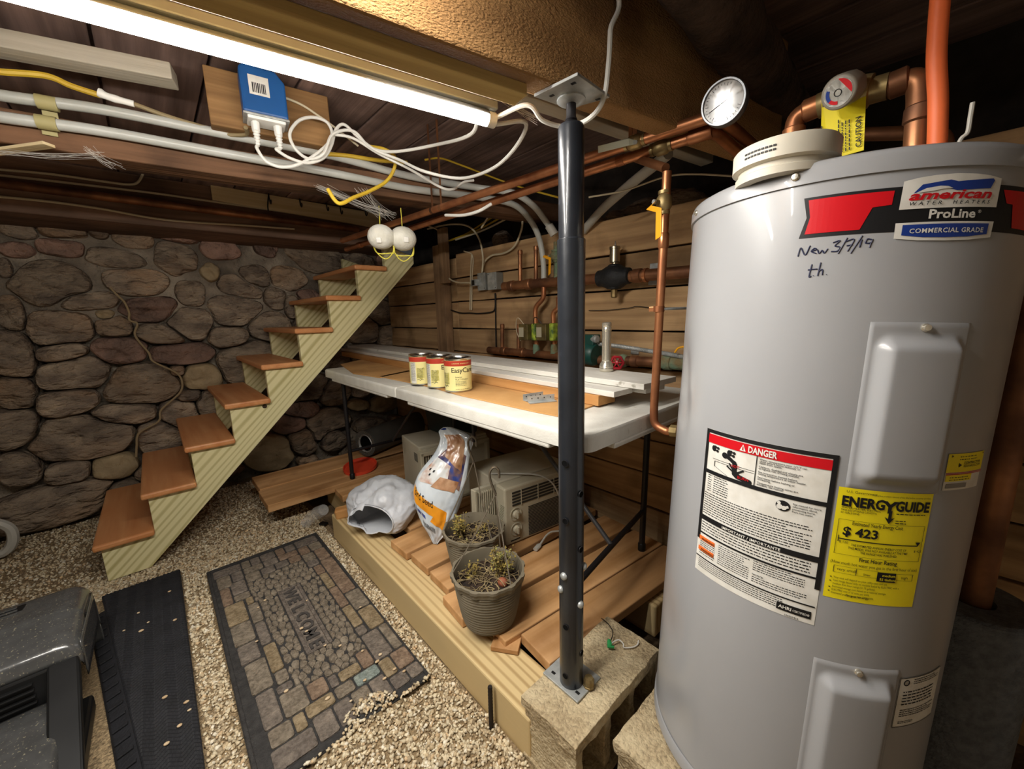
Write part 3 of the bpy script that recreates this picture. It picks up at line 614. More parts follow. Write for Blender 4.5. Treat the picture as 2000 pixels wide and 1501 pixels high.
# ================================================================ water heater
def make_heater():
    b = Vector((.987, .190, .163)); t = Vector((1.040, .1745, 1.4076)); ax = (t-b).normalized(); Lh = (t-b).length; r = .2556
    root = thing('water_heater', b, 'tall light grey electric water heater with labels and two access panels', 'water heater', rot=Vector((0, 0, 1)).rotation_difference(ax))
    B = lambda mb, n, m, p=root, **k: mb.build(n, m, p, local=True, **k)
    def C(ph, h, lift=0): a = math.radians(ph); return Vector(((r+lift)*math.cos(a), (r+lift)*math.sin(a), h))
    # tank jacket with the dented side
    m = MB(); NH = 60
    def jacket(a, k):
        h = k*(Lh-.033); ph = a*360; d = 0
        for (p0, h0, sp, sh, dep) in ((124, .88, 9, .07, .012), (131, .80, 7, .05, .008), (150, .10, 14, .06, .006), (135, .3, 10, .06, .005)):
            q = ((ph-p0)/sp)**2+((h-h0)/sh)**2; d -= dep*math.exp(-q)
        return C(ph, h, d)
    m.grid(jacket, 180, NH, True); B(m, 'jacket', M_HEAT, smooth=True)
    m = MB(); m.lathe([(r+.004, Lh-.033), (r+.004, Lh-.012), (r+.001, Lh-.004), (r-.006, Lh), (.001, Lh)], n=120); B(m, 'top_cap', M_HEAT, smooth=True)
    m = MB(); m.lathe([(r-.002, .0), (r+.003, .002), (r+.003, .03), (r, .034)], n=100, cap=False); B(m, 'base_ring', M_HEAT, smooth=True)
    def screw(ph, h, p=root, lift=0):
        n = Vector((math.cos(math.radians(ph)), math.sin(math.radians(ph)), 0)); s = MB(); s.lathe([(.006, -.002), (.006, .001), (.0045, .0025), (.0045, .005), (.0001, .0055)], C(ph, h, lift), n, 12); B(s, 'screw', M_CHROME, p, smooth=True)
    screw(177.9, Lh-.02, lift=.004); screw(129, Lh-.02, lift=.004); screw(240, Lh-.02, lift=.004)
    # access panels: flat flange and raised rounded cover
    def panel(p0, p1, h0, h1):
        m = MB(); n, k = 46, 60
        def fl(a, c):
            ph = p0+(p1-p0)*a; h = h0+(h1-h0)*c; w = (p1-p0)*math.pi/180*r; x, y = a*w, c*(h1-h0)
            dx = min(x-.006, w-.006-x)/.022; dy = min(y-.006, (h1-h0-.016)-y)/.026
            q = min(max(min(dx, dy), 0), 1); 
            if dx < 1 and dy < 1: q = max(0, 1-math.hypot(1-min(max(dx, -1), 1), 1-min(max(dy, -1), 1))) if (dx > -.5 and dy > -.5) else 0
            q = q*q*(3-2*q); edge = .0 if (a in (0, 1) or c in (0, 1)) else .0022
            return C(ph, h, edge+.017*q)
        m.grid(fl, n, k); return B(m, 'access_panel', M_HEAT, smooth=True)
    p1 = panel(203.5, 232.5, .742, 1.003); screw(218, .9955, p1, .003)
    p2 = panel(202, 231, .168, .430); screw(216, .4225, p2, .003)
    # labels
    def patch(p0, p1, h0, h1, lift, name, m, parent):
        s = MB(); n = max(3, int(abs(p1-p0)/1.5)); s.grid(lambda a, c: C(p0+(p1-p0)*a, h0+(h1-h0)*c, lift), n, 2); return B(s, name, m, parent)
    def strips(poly, lift, name, m, parent):
        s = MB(); lo = min(p[0] for p in poly); hi = max(p[0] for p in poly); x = lo
        def clip(pl, xc, keep):
            out = []
            for i in range(len(pl)):
                a, c = pl[i-1], pl[i]; ia, ic = (a[0]-xc)*keep >= 0, (c[0]-xc)*keep >= 0
                if ia != ic: k = (xc-a[0])/(c[0]-a[0]); out.append((xc, a[1]+(c[1]-a[1])*k))
                if ic: out.append(c)
            return out
        while x < hi:
            q = clip(poly, x, 1); q = clip(q, x+1.5, -1) if q else q
            if len(q) > 2: s.add([C(p[0], p[1], lift) for p in q], [tuple(range(len(q)))])
            x += 1.5
        return B(s, name, m, parent)
    deg = 180/math.pi/r
    def words(parent, name, m, rows, lift):
        s = MB()
        for (txt, ph, h, size, kw) in rows:
            kw = dict(kw); end = kw.pop('to', None); v, f = text2d(txt, size=size, **kw); mx = max(p[0] for p in v); k = (end-ph)/(mx*deg) if end else 1
            s = MB(); s.add([C(ph+x*k*deg, h+y, lift) for x, y in v], f); o = B(s, name, m, parent)
        return o
    def fine(parent, p0, p1, h1, h0, step, name='small_print', m=M_INK, lift=.0012, seed=1, th=.34, fill=.9):
        s = MB(); rs = random.Random(seed); h = h1
        while h > h0:
            x = p0; end = p1-(rs.random()*.25*(p1-p0) if rs.random() < .3 else 0)
            while x < end:
                w = rs.uniform(.4, 1.6)*step*deg*.9; w = min(w, end-x)
                k = max(1, int(w/2))
                for j in range(k): s.add([C(x+w*j/k, h, lift), C(x+w*(j+1)/k, h, lift), C(x+w*(j+1)/k, h+step*th, lift), C(x+w*j/k, h+step*th, lift)], [(0, 1, 2, 3)])
                x += w+step*deg*.3
            h -= step
        return B(s, name, m, parent)
    e = .0006
    # brand band
    band = strips([(181, 1.192), (182.4, 1.162), (180.8, 1.132), (262, 1.126), (262, 1.188)], e, 'brand_band', M_INK, root)
    strips([(182.4, 1.188), (183.4, 1.162), (182.4, 1.1375), (197, 1.1365), (199.5, 1.166), (204.2, 1.1675), (204.4, 1.1862)], e*2, 'red_flag', M_RED, band)
    strips([(234.5, 1.183), (236.5, 1.166), (239, 1.165), (240.5, 1.1345), (258, 1.132), (258, 1.183)], e*2, 'red_flag', M_RED, band)
    wl = strips([(206.1, 1.1595), (206.3, 1.197), (210, 1.2005), (214, 1.2025), (219.5, 1.2035), (225, 1.2025), (229, 1.2005), (232.8, 1.197), (232.8, 1.160)], e*3, 'logo_plate', M_LABELW, band)
    strips([(209.0, 1.180), (211.0, 1.191), (218, 1.1955), (220, 1.193), (230, 1.1965), (230.5, 1.194), (229.6, 1.184), (220, 1.1815), (217.5, 1.1855), (213, 1.184)], e*4, 'eagle_flag', M_NAVY, wl)
    strips([(209.4, 1.180), (212, 1.1858), (215.5, 1.188), (217.4, 1.1872), (218.8, 1.1845), (216.4, 1.1842), (214, 1.182)], e*5, 'eagle_head', M_LABELW, wl)
    words(wl, 'brand_lettering', M_RED, [('american', 207.9, 1.1712, .0165, dict(bold=.03, shear=.25, to=230.2))], e*5)
    words(wl, 'sub_lettering', M_INK, [('WATER  HEATERS', 208.2, 1.1640, .0068, dict(shear=.2, space=1.75, bold=.01, to=230.0))], e*5)
    words(band, 'proline_lettering', M_LABELW, [('ProLine', 213.7, 1.1462, .0165, dict(bold=.028, to=226.6)), ('\u00ae', 227.2, 1.152, .006, {})], e*3)
    cg = strips([(205.9, 1.1205), (205.8, 1.1415), (232.9, 1.1415), (232.7, 1.1205), (226, 1.117), (219, 1.116), (212, 1.117)], e*3, 'grade_plate', M_LABELW, band)
    bl = strips([(207.6, 1.1245), (207.6, 1.1385), (231.2, 1.1385), (231.1, 1.1245), (225, 1.121), (219, 1.1203), (213, 1.121)], e*4, 'grade_bar', M_NAVY, cg)
    words(cg, 'grade_lettering', M_LABELW, [('COMMERCIAL GRADE', 209.4, 1.1268, .0087, dict(bold=.02, space=1.1, to=229.6))], e*5)
    # handwriting
    hw = MB()
    def stroke(pts):
        P = cr([C(p, 1.1035+(h-1.102)*.68 if h > 1.099 else h-.003, .0004) for p, h in pts], 5); hw.tube(P, .0010, 6)
    k = 1
    for s_ in ([(181.2, 1.104), (181.8, 1.123), (183.3, 1.106), (184.4, 1.126)], [(184.9, 1.113), (186.3, 1.116), (185.7, 1.119), (184.9, 1.113), (186.4, 1.107)], [(186.6, 1.115), (187.2, 1.107), (187.9, 1.113), (188.6, 1.107), (189.4, 1.116)],
               [(190.6, 1.128), (192.4, 1.131), (191.2, 1.121), (192.5, 1.117), (192, 1.109), (190.4, 1.109)], [(194.2, 1.136), (192.3, 1.103)], [(193.9, 1.128), (196, 1.131), (194.7, 1.107)], [(194.3, 1.119), (195.8, 1.120)], [(198, 1.138), (195.6, 1.102)], [(198, 1.13), (197.7, 1.114)], [(200.6, 1.128), (199.4, 1.13), (199.1, 1.122), (200.5, 1.122), (200.7, 1.129), (200.2, 1.112)],
               [(185.6, 1.094), (185.2, 1.076), (185.8, 1.076)], [(184.6, 1.086), (187.2, 1.0865)], [(188, 1.096), (187.6, 1.076)], [(187.7, 1.083), (188.7, 1.085), (188.8, 1.077)], [(189.9, 1.077), (190.0, 1.0776)], [(186.3, 1.0765), (186.4, 1.077)]):
        stroke(s_)
    B(hw, 'handwritten_date', mat('blue black marker', '2b2f4a', None, rough=.5), smooth=True)
    # danger label
    dl = patch(153.2, 200.6, .489, .793, e, 'danger_label', M_LABELW, root)
    for (a, c, h0, h1) in ((153.2, 200.6, .786, .793), (153.2, 154.6, .560, .793), (199, 200.6, .556, .793), (153.2, 200.6, .704, .7115), (153.2, 200.6, .604, .6145), (153.2, 200.6, .574, .5775), (153.5, 200, .5215, .5240)):
        patch(a, c, h0, h1, e*3, 'black_rule', M_INK, dl)
    patch(154.6, 199.0, .7665, .784, e*3, 'red_bar', M_RED, dl)
    words(dl, 'danger_lettering', M_LABELW, [('DANGER', 172.4, .7695, .0165, dict(bold=.03, to=182.6))], e*5)
    strips([(169.2, .769), (171.6, .769), (170.4, .7815)], e*4, 'warning_triangle', M_LABELW, dl); strips([(170.15, .771), (170.65, .771), (170.55, .778), (170.25, .778)], e*5, 'warning_mark', M_RED, dl)
    patch(175.7, 176.0, .7115, .7665, e*3, 'black_rule', M_INK, dl)
    sp = dict(bold=.008); rows = []
    for i, s_ in enumerate(('Water temperature over 125\u00b0F can', 'cause severe burns instantly or', 'death from scalds.', '', 'Children, disabled and elderly are', 'at highest risk of being scalded.', '', 'See instruction manual before', 'setting temperature at water heater.', '', 'Feel water before bathing or', 'showering.', '', 'Temperature limiting valves are', 'available, see manual.')):
        if s_: rows.append((s_, 176.8, .7605-i*.0033, .0047, sp))
    rows += [('See manual for more', 189.2, .6955, .0045, sp), ('information about', 189.2, .691, .0045, sp), ('preventing burns', 189.2, .6865, .0045, sp), ('from hot water.', 189.2, .682, .0045, sp), ('NOTICE:', 178.8, .5432, .0047, dict(bold=.015)), ('100309418', 191.0, .4905, .0045, sp)]
    words(dl, 'warning_text', M_INK, rows, e*3)
    words(dl, 'important_lettering', M_LABELW, [('IMPORTANT / IMPORTANTE', 165.2, .6062, .0075, dict(bold=.014, space=1.05))], e*5)
    fine(dl, 156, 158, .700, .667, .0045, seed=2); fine(dl, 159, 166, .700, .667, .0045, seed=3); fine(dl, 155, 196, .662, .618, .0048, seed=4); fine(dl, 155, 197, .598, .580, .0055, seed=5)
    fine(dl, 155.0, 163, .555, .527, .0042, seed=6); fine(dl, 164.5, 177.5, .568, .527, .0042, seed=7); fine(dl, 178.8, 196, .570, .550, .0042, seed=8); fine(dl, 178.8, 197, .539, .5265, .0042, seed=9); fine(dl, 155, 190, .517, .497, .0040, seed=10)
    for (h0) in (.559, .536):
        patch(154.4, 162.6, h0, h0+.009, e*3, 'orange_bar', M_ORANGE, dl)
    words(dl, 'orange_lettering', M_INK, [('WARNING', 156, .561, .006, dict(bold=.015)), ('WARNING', 156, .538, .006, dict(bold=.015))], e*5)
    s = MB()          # tap, bath line and hand pictogram
    def disc(ph, h, rx, lift=e*3, n=18, mb=s, ry=None):
        ry = rx if ry is None else ry; mb.add([C(ph+math.cos(2*math.pi*k/n)*rx*deg, h+math.sin(2*math.pi*k/n)*ry, lift) for k in range(n)], [tuple(range(n))])
    for ph in (159, 166.3):
        disc(ph-1.3, .7575, .0042, ry=.0058)
        for k in range(4): a = k*math.pi/2+.6; disc(ph+math.cos(a)*.0042*deg, .7575+math.sin(a)*.0042, .0027)
    disc(163.2, .7505, .0058)
    for k in range(7): a = k/6; disc(163.2+a*4.2, .7505-.003*a-.006*a*a, .0038)
    for k in range(5): disc(167.6, .7425-k*.002, .0034)
    disc(168.3, .722, .0062); 
    for (a0, ln) in ((150, .014), (128, .015), (108, .015), (88, .014), (35, .012)):
        for k in range(6): q = .004+ln*k/5; disc(168.3+math.cos(math.radians(a0))*q*deg, .722+math.sin(math.radians(a0))*q, .0018)
    for k in range(8): disc(169+k*.7, .7185-k*.0006, .0052-.0001*k)
    B(s, 'tap_pictogram', M_INK, dl)
    s = MB()
    for (a, c, h0, h1) in ((157.5, 175.4, .7365, .7372), (158.5, 175.4, .7325, .7332), (158.5, 158.8, .722, .7325)): s.grid(lambda x, y: C(a+(c-a)*x, h0+(h1-h0)*y, e*2), 8, 2)
    for k in range(9): a0 = 158.6+k*.7; s.add([C(a0, .7225-k*.0012, e*2), C(a0+.8, .7213-k*.0012, e*2), C(a0+.8, .7219-k*.0012, e*2), C(a0, .7231-k*.0012, e*2)], [(0, 1, 2, 3)])
    B(s, 'bath_outline', M_INK, dl)
    words(dl, 'hot_lettering', M_RED, [('HOT', 166.4, .7335, .0075, {}), ('BURN', 169.5, .7155, .0075, {})], e*6)
    s = MB(); disc(186.2, .6895, .0105, mb=s, ry=.0095); rb = B(s, 'read_manual_disc', M_INK, dl)
    s = MB(); disc(184.9, .694, .0027, e*5, mb=s); disc(185.2, .6875, .0045, e*5, mb=s); disc(186.6, .6865, .0038, e*5, mb=s); s.add([C(p, h, e*5) for p, h in ((186.2, .688), (187.8, .692), (188.2, .688), (186.6, .684))], [(0, 1, 2, 3)]); B(s, 'reader_figure', M_LABELW, dl)
    ah = patch(188.2, 199.2, .4985, .5125, e*3, 'certified_badge', M_INK, dl); words(dl, 'badge_lettering', M_LABELW, [('AHRI', 188.9, .5030, .0085, dict(bold=.02, to=193)), ('CERTIFIED\u00ae', 193.4, .5035, .0056, dict(bold=.006, to=198.7))], e*5)
    # energy guide
    eg = patch(201.8, 230.8, .548, .742, e, 'energy_guide_label', M_YELL, root)
    words(eg, 'energy_heading', M_INK, [('ENERG', 203.0, .7125, .0225, dict(bold=.04, to=215.6)), ('GUIDE', 218.8, .7125, .0225, dict(bold=.04, to=229.9)), ('Y', 215.2, .7085, .0262, dict(bold=.04, to=219.6))], e*3)
    strips([(217.05, .697), (218.05, .697), (218.05, .712), (217.05, .712)], e*3, 'arrow_stem', M_INK, eg); strips([(216.0, .701), (217.5, .690), (219.1, .701), (217.5, .6975)], e*3, 'arrow_head', M_INK, eg)
    words(eg, 'energy_text', M_INK, [('U.S. Government', 204.0, .7345, .0056, {}), ('Federal law prohibits removal of this label before consumer purchase.', 211.5, .7338, .0036, dict(to=229.8)), ('WATER HEATER, ELECTRIC', 203.2, .7078, .0042, dict(bold=.008)), ('TANK SIZE (STORAGE CAPACITY):', 203.2, .7035, .0042, dict(bold=.008, to=213.6)), ('51 GALLONS', 203.2, .6992, .0042, dict(bold=.008)), ('Estimated Yearly Energy Cost', 207.0, .6815, .0085, dict(bold=.01, to=222.3)),
        ('$ 423', 204.6, .6625, .0205, dict(bold=.03, to=215.0)), ('$ 120', 204.0, .6485, .0052, {}), ('$ 425', 227.2, .6445, .0052, {}), ('THE ESTIMATED ANNUAL ENERGY COST OF', 207.6, .6455, .0054, dict(bold=.01, to=224.6)), ('THIS MODEL WAS NOT AVAILABLE AT THE TIME', 206.9, .6398, .0054, dict(bold=.01, to=225.2)), ('THE RANGE WAS PUBLISHED.', 210.6, .6341, .0054, dict(bold=.01, to=222)),
        ('First Hour Rating', 210.6, .6205, .0095, dict(bold=.018, to=222.4)), ('(How much hot water you get in the first hour of use)', 202.4, .6115, .0072, dict(to=229.6)), ('very small', 204.6, .6002, .0064, {}), ('low', 212.6, .5975, .0064, {}), ('high', 224.6, .5975, .0064, {}), ('ftc.gov/energy', 208.4, .5565, .0056, dict(bold=.008))], e*3); fine(eg, 219.6, 223, .695, .690, .004, seed=33); fine(eg, 219.5, 229, .7065, .7045, .004, seed=34)
    for (a, c, h0, h1) in ((203.6, 228.2, .6545, .6562), (203.6, 203.85, .650, .661), (203.0, 229.6, .6885, .6889), (203.0, 229.6, .6285, .6289), (203.0, 203.15, .6285, .6889), (229.45, 229.6, .6285, .6889), (203.6, 217, .6075, .6079), (203.6, 217, .5955, .5959), (203.6, 203.8, .5955, .6079), (210.3, 210.5, .5955, .6079), (222.9, 228.6, .6055, .6059), (222.9, 228.6, .5945, .5949), (228.4, 228.6, .5945, .6059)): patch(a, c, h0, h1, e*3, 'label_rule', M_INK, eg)
    strips([(227.3, .6615), (229.0, .6615), (228.15, .6545)], e*3, 'scale_marker', M_INK, eg)
    md = patch(216.8, 222.8, .5905, .6068, e*3, 'rating_box', M_INK, eg); words(eg, 'rating_lettering', M_YELL, [('medium', 218.2, .6005, .0058, dict(bold=.01)), ('55 Gallons', 217.5, .5935, .0055, dict(bold=.01))], e*5)
    for i in range(4): 
        patch(203.0, 203.5, .5855-i*.0072-(i > 1)*.004, .5871-i*.0072-(i > 1)*.004, e*3, 'bullet', M_INK, eg)
    words(eg, 'bullet_text', M_INK, [(s_, 204, .585-i*.0056, .0049, dict(to=(220.5, 224.5, 217, 220.5, 215.5, 217)[i])) for i, s_ in enumerate(('Your cost will depend on your utility rates and use.', 'Cost range based only on models fueled by ELECTRIC with a', 'medium first hour rating (51-75 gallons).', 'Estimated energy cost based on a national average', 'ELECTRIC cost of 12 cents per kWh.', 'Estimated yearly energy use: 3493 kWh.'))], e*3)
    # small yellow label
    yl = patch(233.6, 251.9, .747, .806, e, 'rewards_label', M_LABELW, root); patch(233.6, 251.9, .776, .806, e*2, 'yellow_field', M_YELL, yl); patch(233.9, 246, .7615, .7725, e*2, 'yellow_field', M_YELL, yl)
    patch(233.6, 251.9, .7745, .7755, e*3, 'red_rule', M_RED, yl); patch(233.6, 251.9, .7722, .7732, e*3, 'red_rule', M_RED, yl)
    words(yl, 'rewards_lettering', M_INK, [('CONTRACTOR', 240.6, .7885, .0058, dict(bold=.012)), ('REWARDS.COM', 240.6, .7835, .0058, {})], e*3); fine(yl, 238.5, 247.5, .800, .795, .0045, seed=31); fine(yl, 235.5, 245, .767, .762, .004, seed=32)
    s = MB()
    for q, (ph, h, rr) in enumerate(((238.8, .7875, .004), (235, .8025, .0022), (250.8, .8035, .002))): disc(ph, h, rr, mb=s, n=3)
    B(s, 'arrow_logo', M_INK, yl)
    patch(234.6, 244, .7505, .7575, e*2, 'barcode_field', mat('grey print', '8d8a84', None, rough=.6), yl)
    # rating plate
    rl = patch(231.8, 254.2, .317, .414, e, 'rating_plate', M_LABELW, root)
    fine(rl, 238, 252, .408, .398, .004, seed=21, m=M_INK); fine(rl, 234, 250, .385, .36, .006, seed=22); fine(rl, 234, 252, .35, .336, .004, seed=23); fine(rl, 234, 241, .327, .321, .003, seed=24)
    s = MB(); s.lathe([(.0058, 0), (.0058, .0006), (.0042, .0006), (.0042, 0)], C(234.8, .404, e), C(234.8, .404)-Vector((0, 0, .404)), 18, cap=False); B(s, 'mark_ring', M_INK, rl)
    words(rl, 'mark_lettering', M_INK, [('SP', 233.9, .4015, .0065, {})], e*3)
    for (a, c, h0, h1) in ((231.8, 254.2, .317, .318), (231.8, 254.2, .413, .414), (231.8, 232, .317, .414)): patch(a, c, h0, h1, e*2, 'label_rule', M_INK, rl)
make_heater()
# ================================================================ lamps
M_TUBE = glow('lit led tube', 'fffaf2', TUBE_STRENGTH)
M_HOUS = mat('grey lamp housing', '8a8a86', None, rough=.45, metal=.3)
def lamp(xa, xb, off, z, label):
    a, b = along1(xa, off, z), along1(xb, off, z); root = thing('tube_lamp', (a+b)/2, label, 'lamp', 'linked led tube lamps')
    d = (b-a).normalized(); m = MB(); m.box((a+b)/2+Vector((0, 0, .024)), ((b-a).length, .045, .018), Matrix((d, Vector((-d.y, d.x, 0)), Vector((0, 0, 1)))).transposed()); m.build('housing', M_HOUS, root, bevel=.003)
    sd = Vector((-d.y, d.x, 0)); a2, b2 = a+d*.02, b-d*.02
    def cs(t, k, r, p0, p1): an = math.radians(p0+(p1-p0)*t); return a2.lerp(b2, k)+sd*(math.sin(an)*r)-Vector((0, 0, 1))*(math.cos(an)*r)
    m = MB(); m.grid(lambda t, k: cs(t, k, .0155, -104, 104), 18, 12); m.build('lit_tube', M_TUBE, root, smooth=True)
    m = MB(); m.grid(lambda t, k: cs(t, k, .0175, 100, 260), 14, 2); m.build('tube_back', M_HOUS, root, smooth=True, solid=.002)
    for p, s in ((a, 1), (b, -1)):
        m = MB(); m.cyl(p, p+d*s*.02, .0165, n=16); m.build('end_cap', M_WHITEP, root, smooth=True)
    return a, b
L1a, L1b = lamp(-.54, .632, .190, 1.648, 'lit white led tube lamp hanging beside the yellow batten')
L2a, L2b = lamp(-.80, .38, -.13, 1.80, 'second lit led tube lamp on the near side of the carrying beam')
def cable(name, pts, r, m, label, cat='cable', group=None, n=8, k=8, parent=None):
    mb = MB(); mb.tube(cr(pts, k), r, n); o = mb.build(name, m, parent, smooth=True); return T(o, label, cat, group) if parent is None else o
def J(u, v, off=-.02): return PP(u, v, along2(0, off, 1.8), n2)     # on the joist's near face
# ================================================================ white pipes along the joist
lo = [J(-160, 198, -.024), J(0, 228, -.024), J(200, 256, -.024), J(420, 296, -.024), J(640, 336, -.024), J(800, 368, -.024), J(930, 384, -.05)] + [PX(1000, 398, 1.38), PX(1032, 425, 1.46), PX(1052, 462, 1.52), PX(1061, 510, 1.545), PX(1062, 560, 1.55)]
up = [J(-160, 150, -.024), J(0, 186, -.024), J(200, 214, -.024), J(420, 258, -.024), J(640, 302, -.024), J(800, 344, -.024), J(930, 366, -.05)] + [PX(1000, 376, 1.30), PX(1040, 400, 1.40), PX(1066, 432, 1.47), PX(1078, 450, 1.50)]
M_PEX = mat('milky plastic pipe', 'b9bab4', 'a9aaa2', 5, .3, spec=.5)
cable('water_pipe', lo, .0145, M_PEX, 'lower milky plastic pipe along the joist, bending down to the manifold', 'pipe', 'milky plastic pipes', n=14)
cable('water_pipe', up, .0145, M_PEX, 'upper milky plastic pipe along the joist, ending in a collar', 'pipe', 'milky plastic pipes', n=14)
for (u, v, w) in ((92, 206, 0), (92, 245, 1)):
    p = J(u, v-5, -.024); m = MB(); m.tube([p-d2*.02, p+d2*.02], .0185, 14); m.box(p+Vector((0, .018, -.012 if w else -.028)), (.03, .005, .03 if w else .06)); o = m.build('pipe_clip', mat('olive clip %d' % w, 'a49a6a', None, rough=.6), smooth=True); T(o, ('olive clip around the upper milky pipe', 'olive clip around the lower milky pipe')[w], 'clip', 'pipe clips')
m = MB(); m.cyl(PX(1072, 440, 1.485), PX(1083, 458, 1.505), .021, n=16); T(m.build('pipe_collar', M_GREYC, smooth=True), 'grey collar on the end of the upper milky pipe', 'fitting')
cable('vent_pipe', [PX(1305, 300, 1.35), PX(1275, 325, 1.40), PX(1225, 365, 1.48), PX(1175, 410, 1.55), PX(1140, 450, 1.60)], .019, M_GREYC, 'grey plastic pipe slanting down behind the steel post', 'pipe', n=12)

# ================================================================ copper pipes overhead
def pipe(name, pts, r, m, label, k=1, cat='pipe', group=None, fit=None):
    mb = MB(); P = [Vector(p) for p in pts]; Q = [P[0]]
    for i in range(1, len(P)-1):
        a, b, c = P[i-1], P[i], P[i+1]; d0, d1_ = (a-b).normalized(), (c-b).normalized(); rr = min(r*2.2, (a-b).length*.45, (c-b).length*.45)
        for t in np.linspace(0, 1, 7): p0, p2 = b+d0*rr, b+d1_*rr; Q.append((1-t)**2*p0+2*t*(1-t)*b+t*t*p2)
    Q.append(P[-1]); mb.tube(Q, r, 16); o = mb.build(name, m, None, smooth=True)
    if fit:
        for (p, d, w) in fit:
            f = MB(); p = Vector(p); d = Vector(d).normalized(); f.tube([p-d*w, p-d*w*.8, p+d*w*.8, p+d*w], [r*1.05, r*1.22, r*1.22, r*1.05], 16); f.build('coupling', m, o, smooth=True)
    return T(o, label, cat, group)
ua, ub = PZ(668, 470, 1.655), PZ(1400, 224, 1.655); va, vb = PZ(676, 487, 1.640), PZ(1392, 255, 1.640)
dU = (ub-ua).normalized(); dV = (vb-va).normalized()
pipe('copper_pipe', [ua, ub, ub+Vector((.32, 0, -.005))], .0142, M_COPPER, 'upper of the two copper pipes slanting overhead to the round gauge', group='overhead copper pipes', fit=[(ua+dU*.35, dU, .03)])
pipe('copper_pipe', [va, vb, vb+Vector((.36, -.02, -.04))], .0142, M_COPPER, 'lower of the two copper pipes slanting overhead to the brass valve', group='overhead copper pipes', fit=[(va+dV*.2, dV, .03), (vb-dV*.03, dV, .03)])
# hangers
for k, (u, v, w) in enumerate(((842, 405, 0), (872, 402, 1), (1182, 245, 0), (1212, 255, 1))):
    p = ua+dU*((PZ(u, v+5, 1.655)-ua).dot(dU)); m = MB(); m.bx(p.x-.001, p.x+.001, p.y-.006, p.y+.006, p.z, CZ+.002); o = m.build('pipe_strap', M_COPPERD)
    c = MB(); c.tube([p-dU*.008, p+dU*.008], .0145, 14); c.build('loop', M_COPPERD, o, smooth=True)
    T(o, ('copper hanger strap over the paper masks, left one', 'copper hanger strap over the paper masks, right one', 'copper hanger strap just right of the post head', 'copper hanger strap above the white lever valve')[k], 'strap', 'pipe hanger straps')
def band(p, d, r, m, name, label):
    mb = MB(); mb.tube([p-d*.012, p+d*.012], r, 16); T(mb.build(name, m, smooth=True), label, 'strap')
band(va+dV*((PZ(1207, 310, 1.64)-va).dot(dV)), dV, .0155, M_COPPER, 'copper_clamp', 'bright copper clamp around the lower overhead pipe')
# ball valves
def ball_valve(p, d, r, label, lever, mlever, lw=.018, stem=(0, 0, 1), print_=None, body=M_BRASS):
    root = thing('ball_valve', p, label, 'valve', 'lever ball valves'); d = Vector(d).normalized(); p = Vector(p)
    m = MB(); m.tube([p+d*q for q in (-.03, -.022, -.021, -.012, .012, .021, .022, .03)], [r*1.25, r*1.25, r*1.1, r*1.55, r*1.55, r*1.1, r*1.25, r*1.25], 16); m.build('body', body, root, smooth=True)
    s = Vector(stem).normalized(); m = MB(); m.cyl(p+s*r, p+s*(r*1.5+.012), .006, n=10); m.build('stem', body, root, smooth=True)
    q = p+s*(r*1.5+.012); L = [q]+[Vector(x) for x in lever]; mb = MB(); side = (L[-1]-q).cross(s).normalized()
    v = []; f = []
    for i, x in enumerate(L):
        w = lw*(.6 if i < 1 else 1); v += [x-side*w/2-s*.0015, x+side*w/2-s*.0015, x+side*w/2+s*.0015, x-side*w/2+s*.0015]
    for i in range(len(L)-1):
        for k in range(4): f.append((i*4+k, i*4+(k+1) % 4, i*4+4+(k+1) % 4, i*4+4+k))
    n = len(L)-1; f += [(0, 3, 2, 1), (n*4, n*4+1, n*4+2, n*4+3)]; mb.add(v, f); lv = mb.build('lever', mlever, root, bevel=.0015)
    m = MB(); m.cyl(q, q+s*.006, .006, n=6); m.build('nut', M_STEEL, root)
    return root, lv
M_LEVW = mat('pale grey lever', 'c4c9b8', None, rough=.45); M_LEVY = mat('yellow lever', 'f0a81c', None, rough=.45)
pv = ua+dU*((PZ(1240, 277, 1.655)-ua).dot(dU)); toCam = (EYE-pv).normalized()
root, lv = ball_valve(pv, dU, .0125, 'brass ball valve with a white lever on the upper copper pipe', [PD(1228, 277, (pv-EYE).length/ray(1228, 277).length-.03), PD(1168, 292, (pv-EYE).length/ray(1168, 292).length-.03)], M_LEVW, lw=.017, stem=toCam)
pv2 = vb+(-dV)*.0+dV*(-((vb-PZ(1292, 287, 1.64)).dot(dV))); 
ball_valve(pv2, dV, .0135, 'brass ball valve with a raised steel lever left of the round gauge', [pv2+Vector((-.005, -.005, .075)), PZ(1320, 217, 1.76), PZ(1378, 202, 1.72)], mat('dull steel lever', '9b9a8c', None, rough=.4, metal=.6), lw=.013)
# drop pipe down to the heater's drain
pipe('drain_pipe', [PZ(1240, 308, 1.645), PX(1300, 328, 1.05)] , .0115, M_COPPERD, 'short dark copper branch from the overhead pipes to the drop pipe')
xb = 1.05; P0 = PX(1303, 335, xb); P1 = PX(1296, 470, xb); P2 = PX(1283, 700, xb); P3 = PX(1277, 800, xb)
pipe('drop_pipe', [P0, P1, P2, P3, P3+Vector((0, -.002, -.045)), P3+Vector((.0, -.045, -.058)), P3+Vector((0, -.06, -.05))], .0115, M_COPPER, 'vertical copper pipe with a J bend into the water heater', fit=[(P1, P0-P1, .02)])
m = MB(); e0 = P3+Vector((0, -.055, -.052)); m.tube([e0, e0+Vector((0, -.02, .002)), e0+Vector((0, -.022, .002)), e0+Vector((0, -.05, .006))], [.018, .018, .014, .014], 8); T(m.build('brass_union', M_BRASS), 'brass nut where the J bend meets the water heater', 'fitting')
pvy = PX(1297, 396, xb)
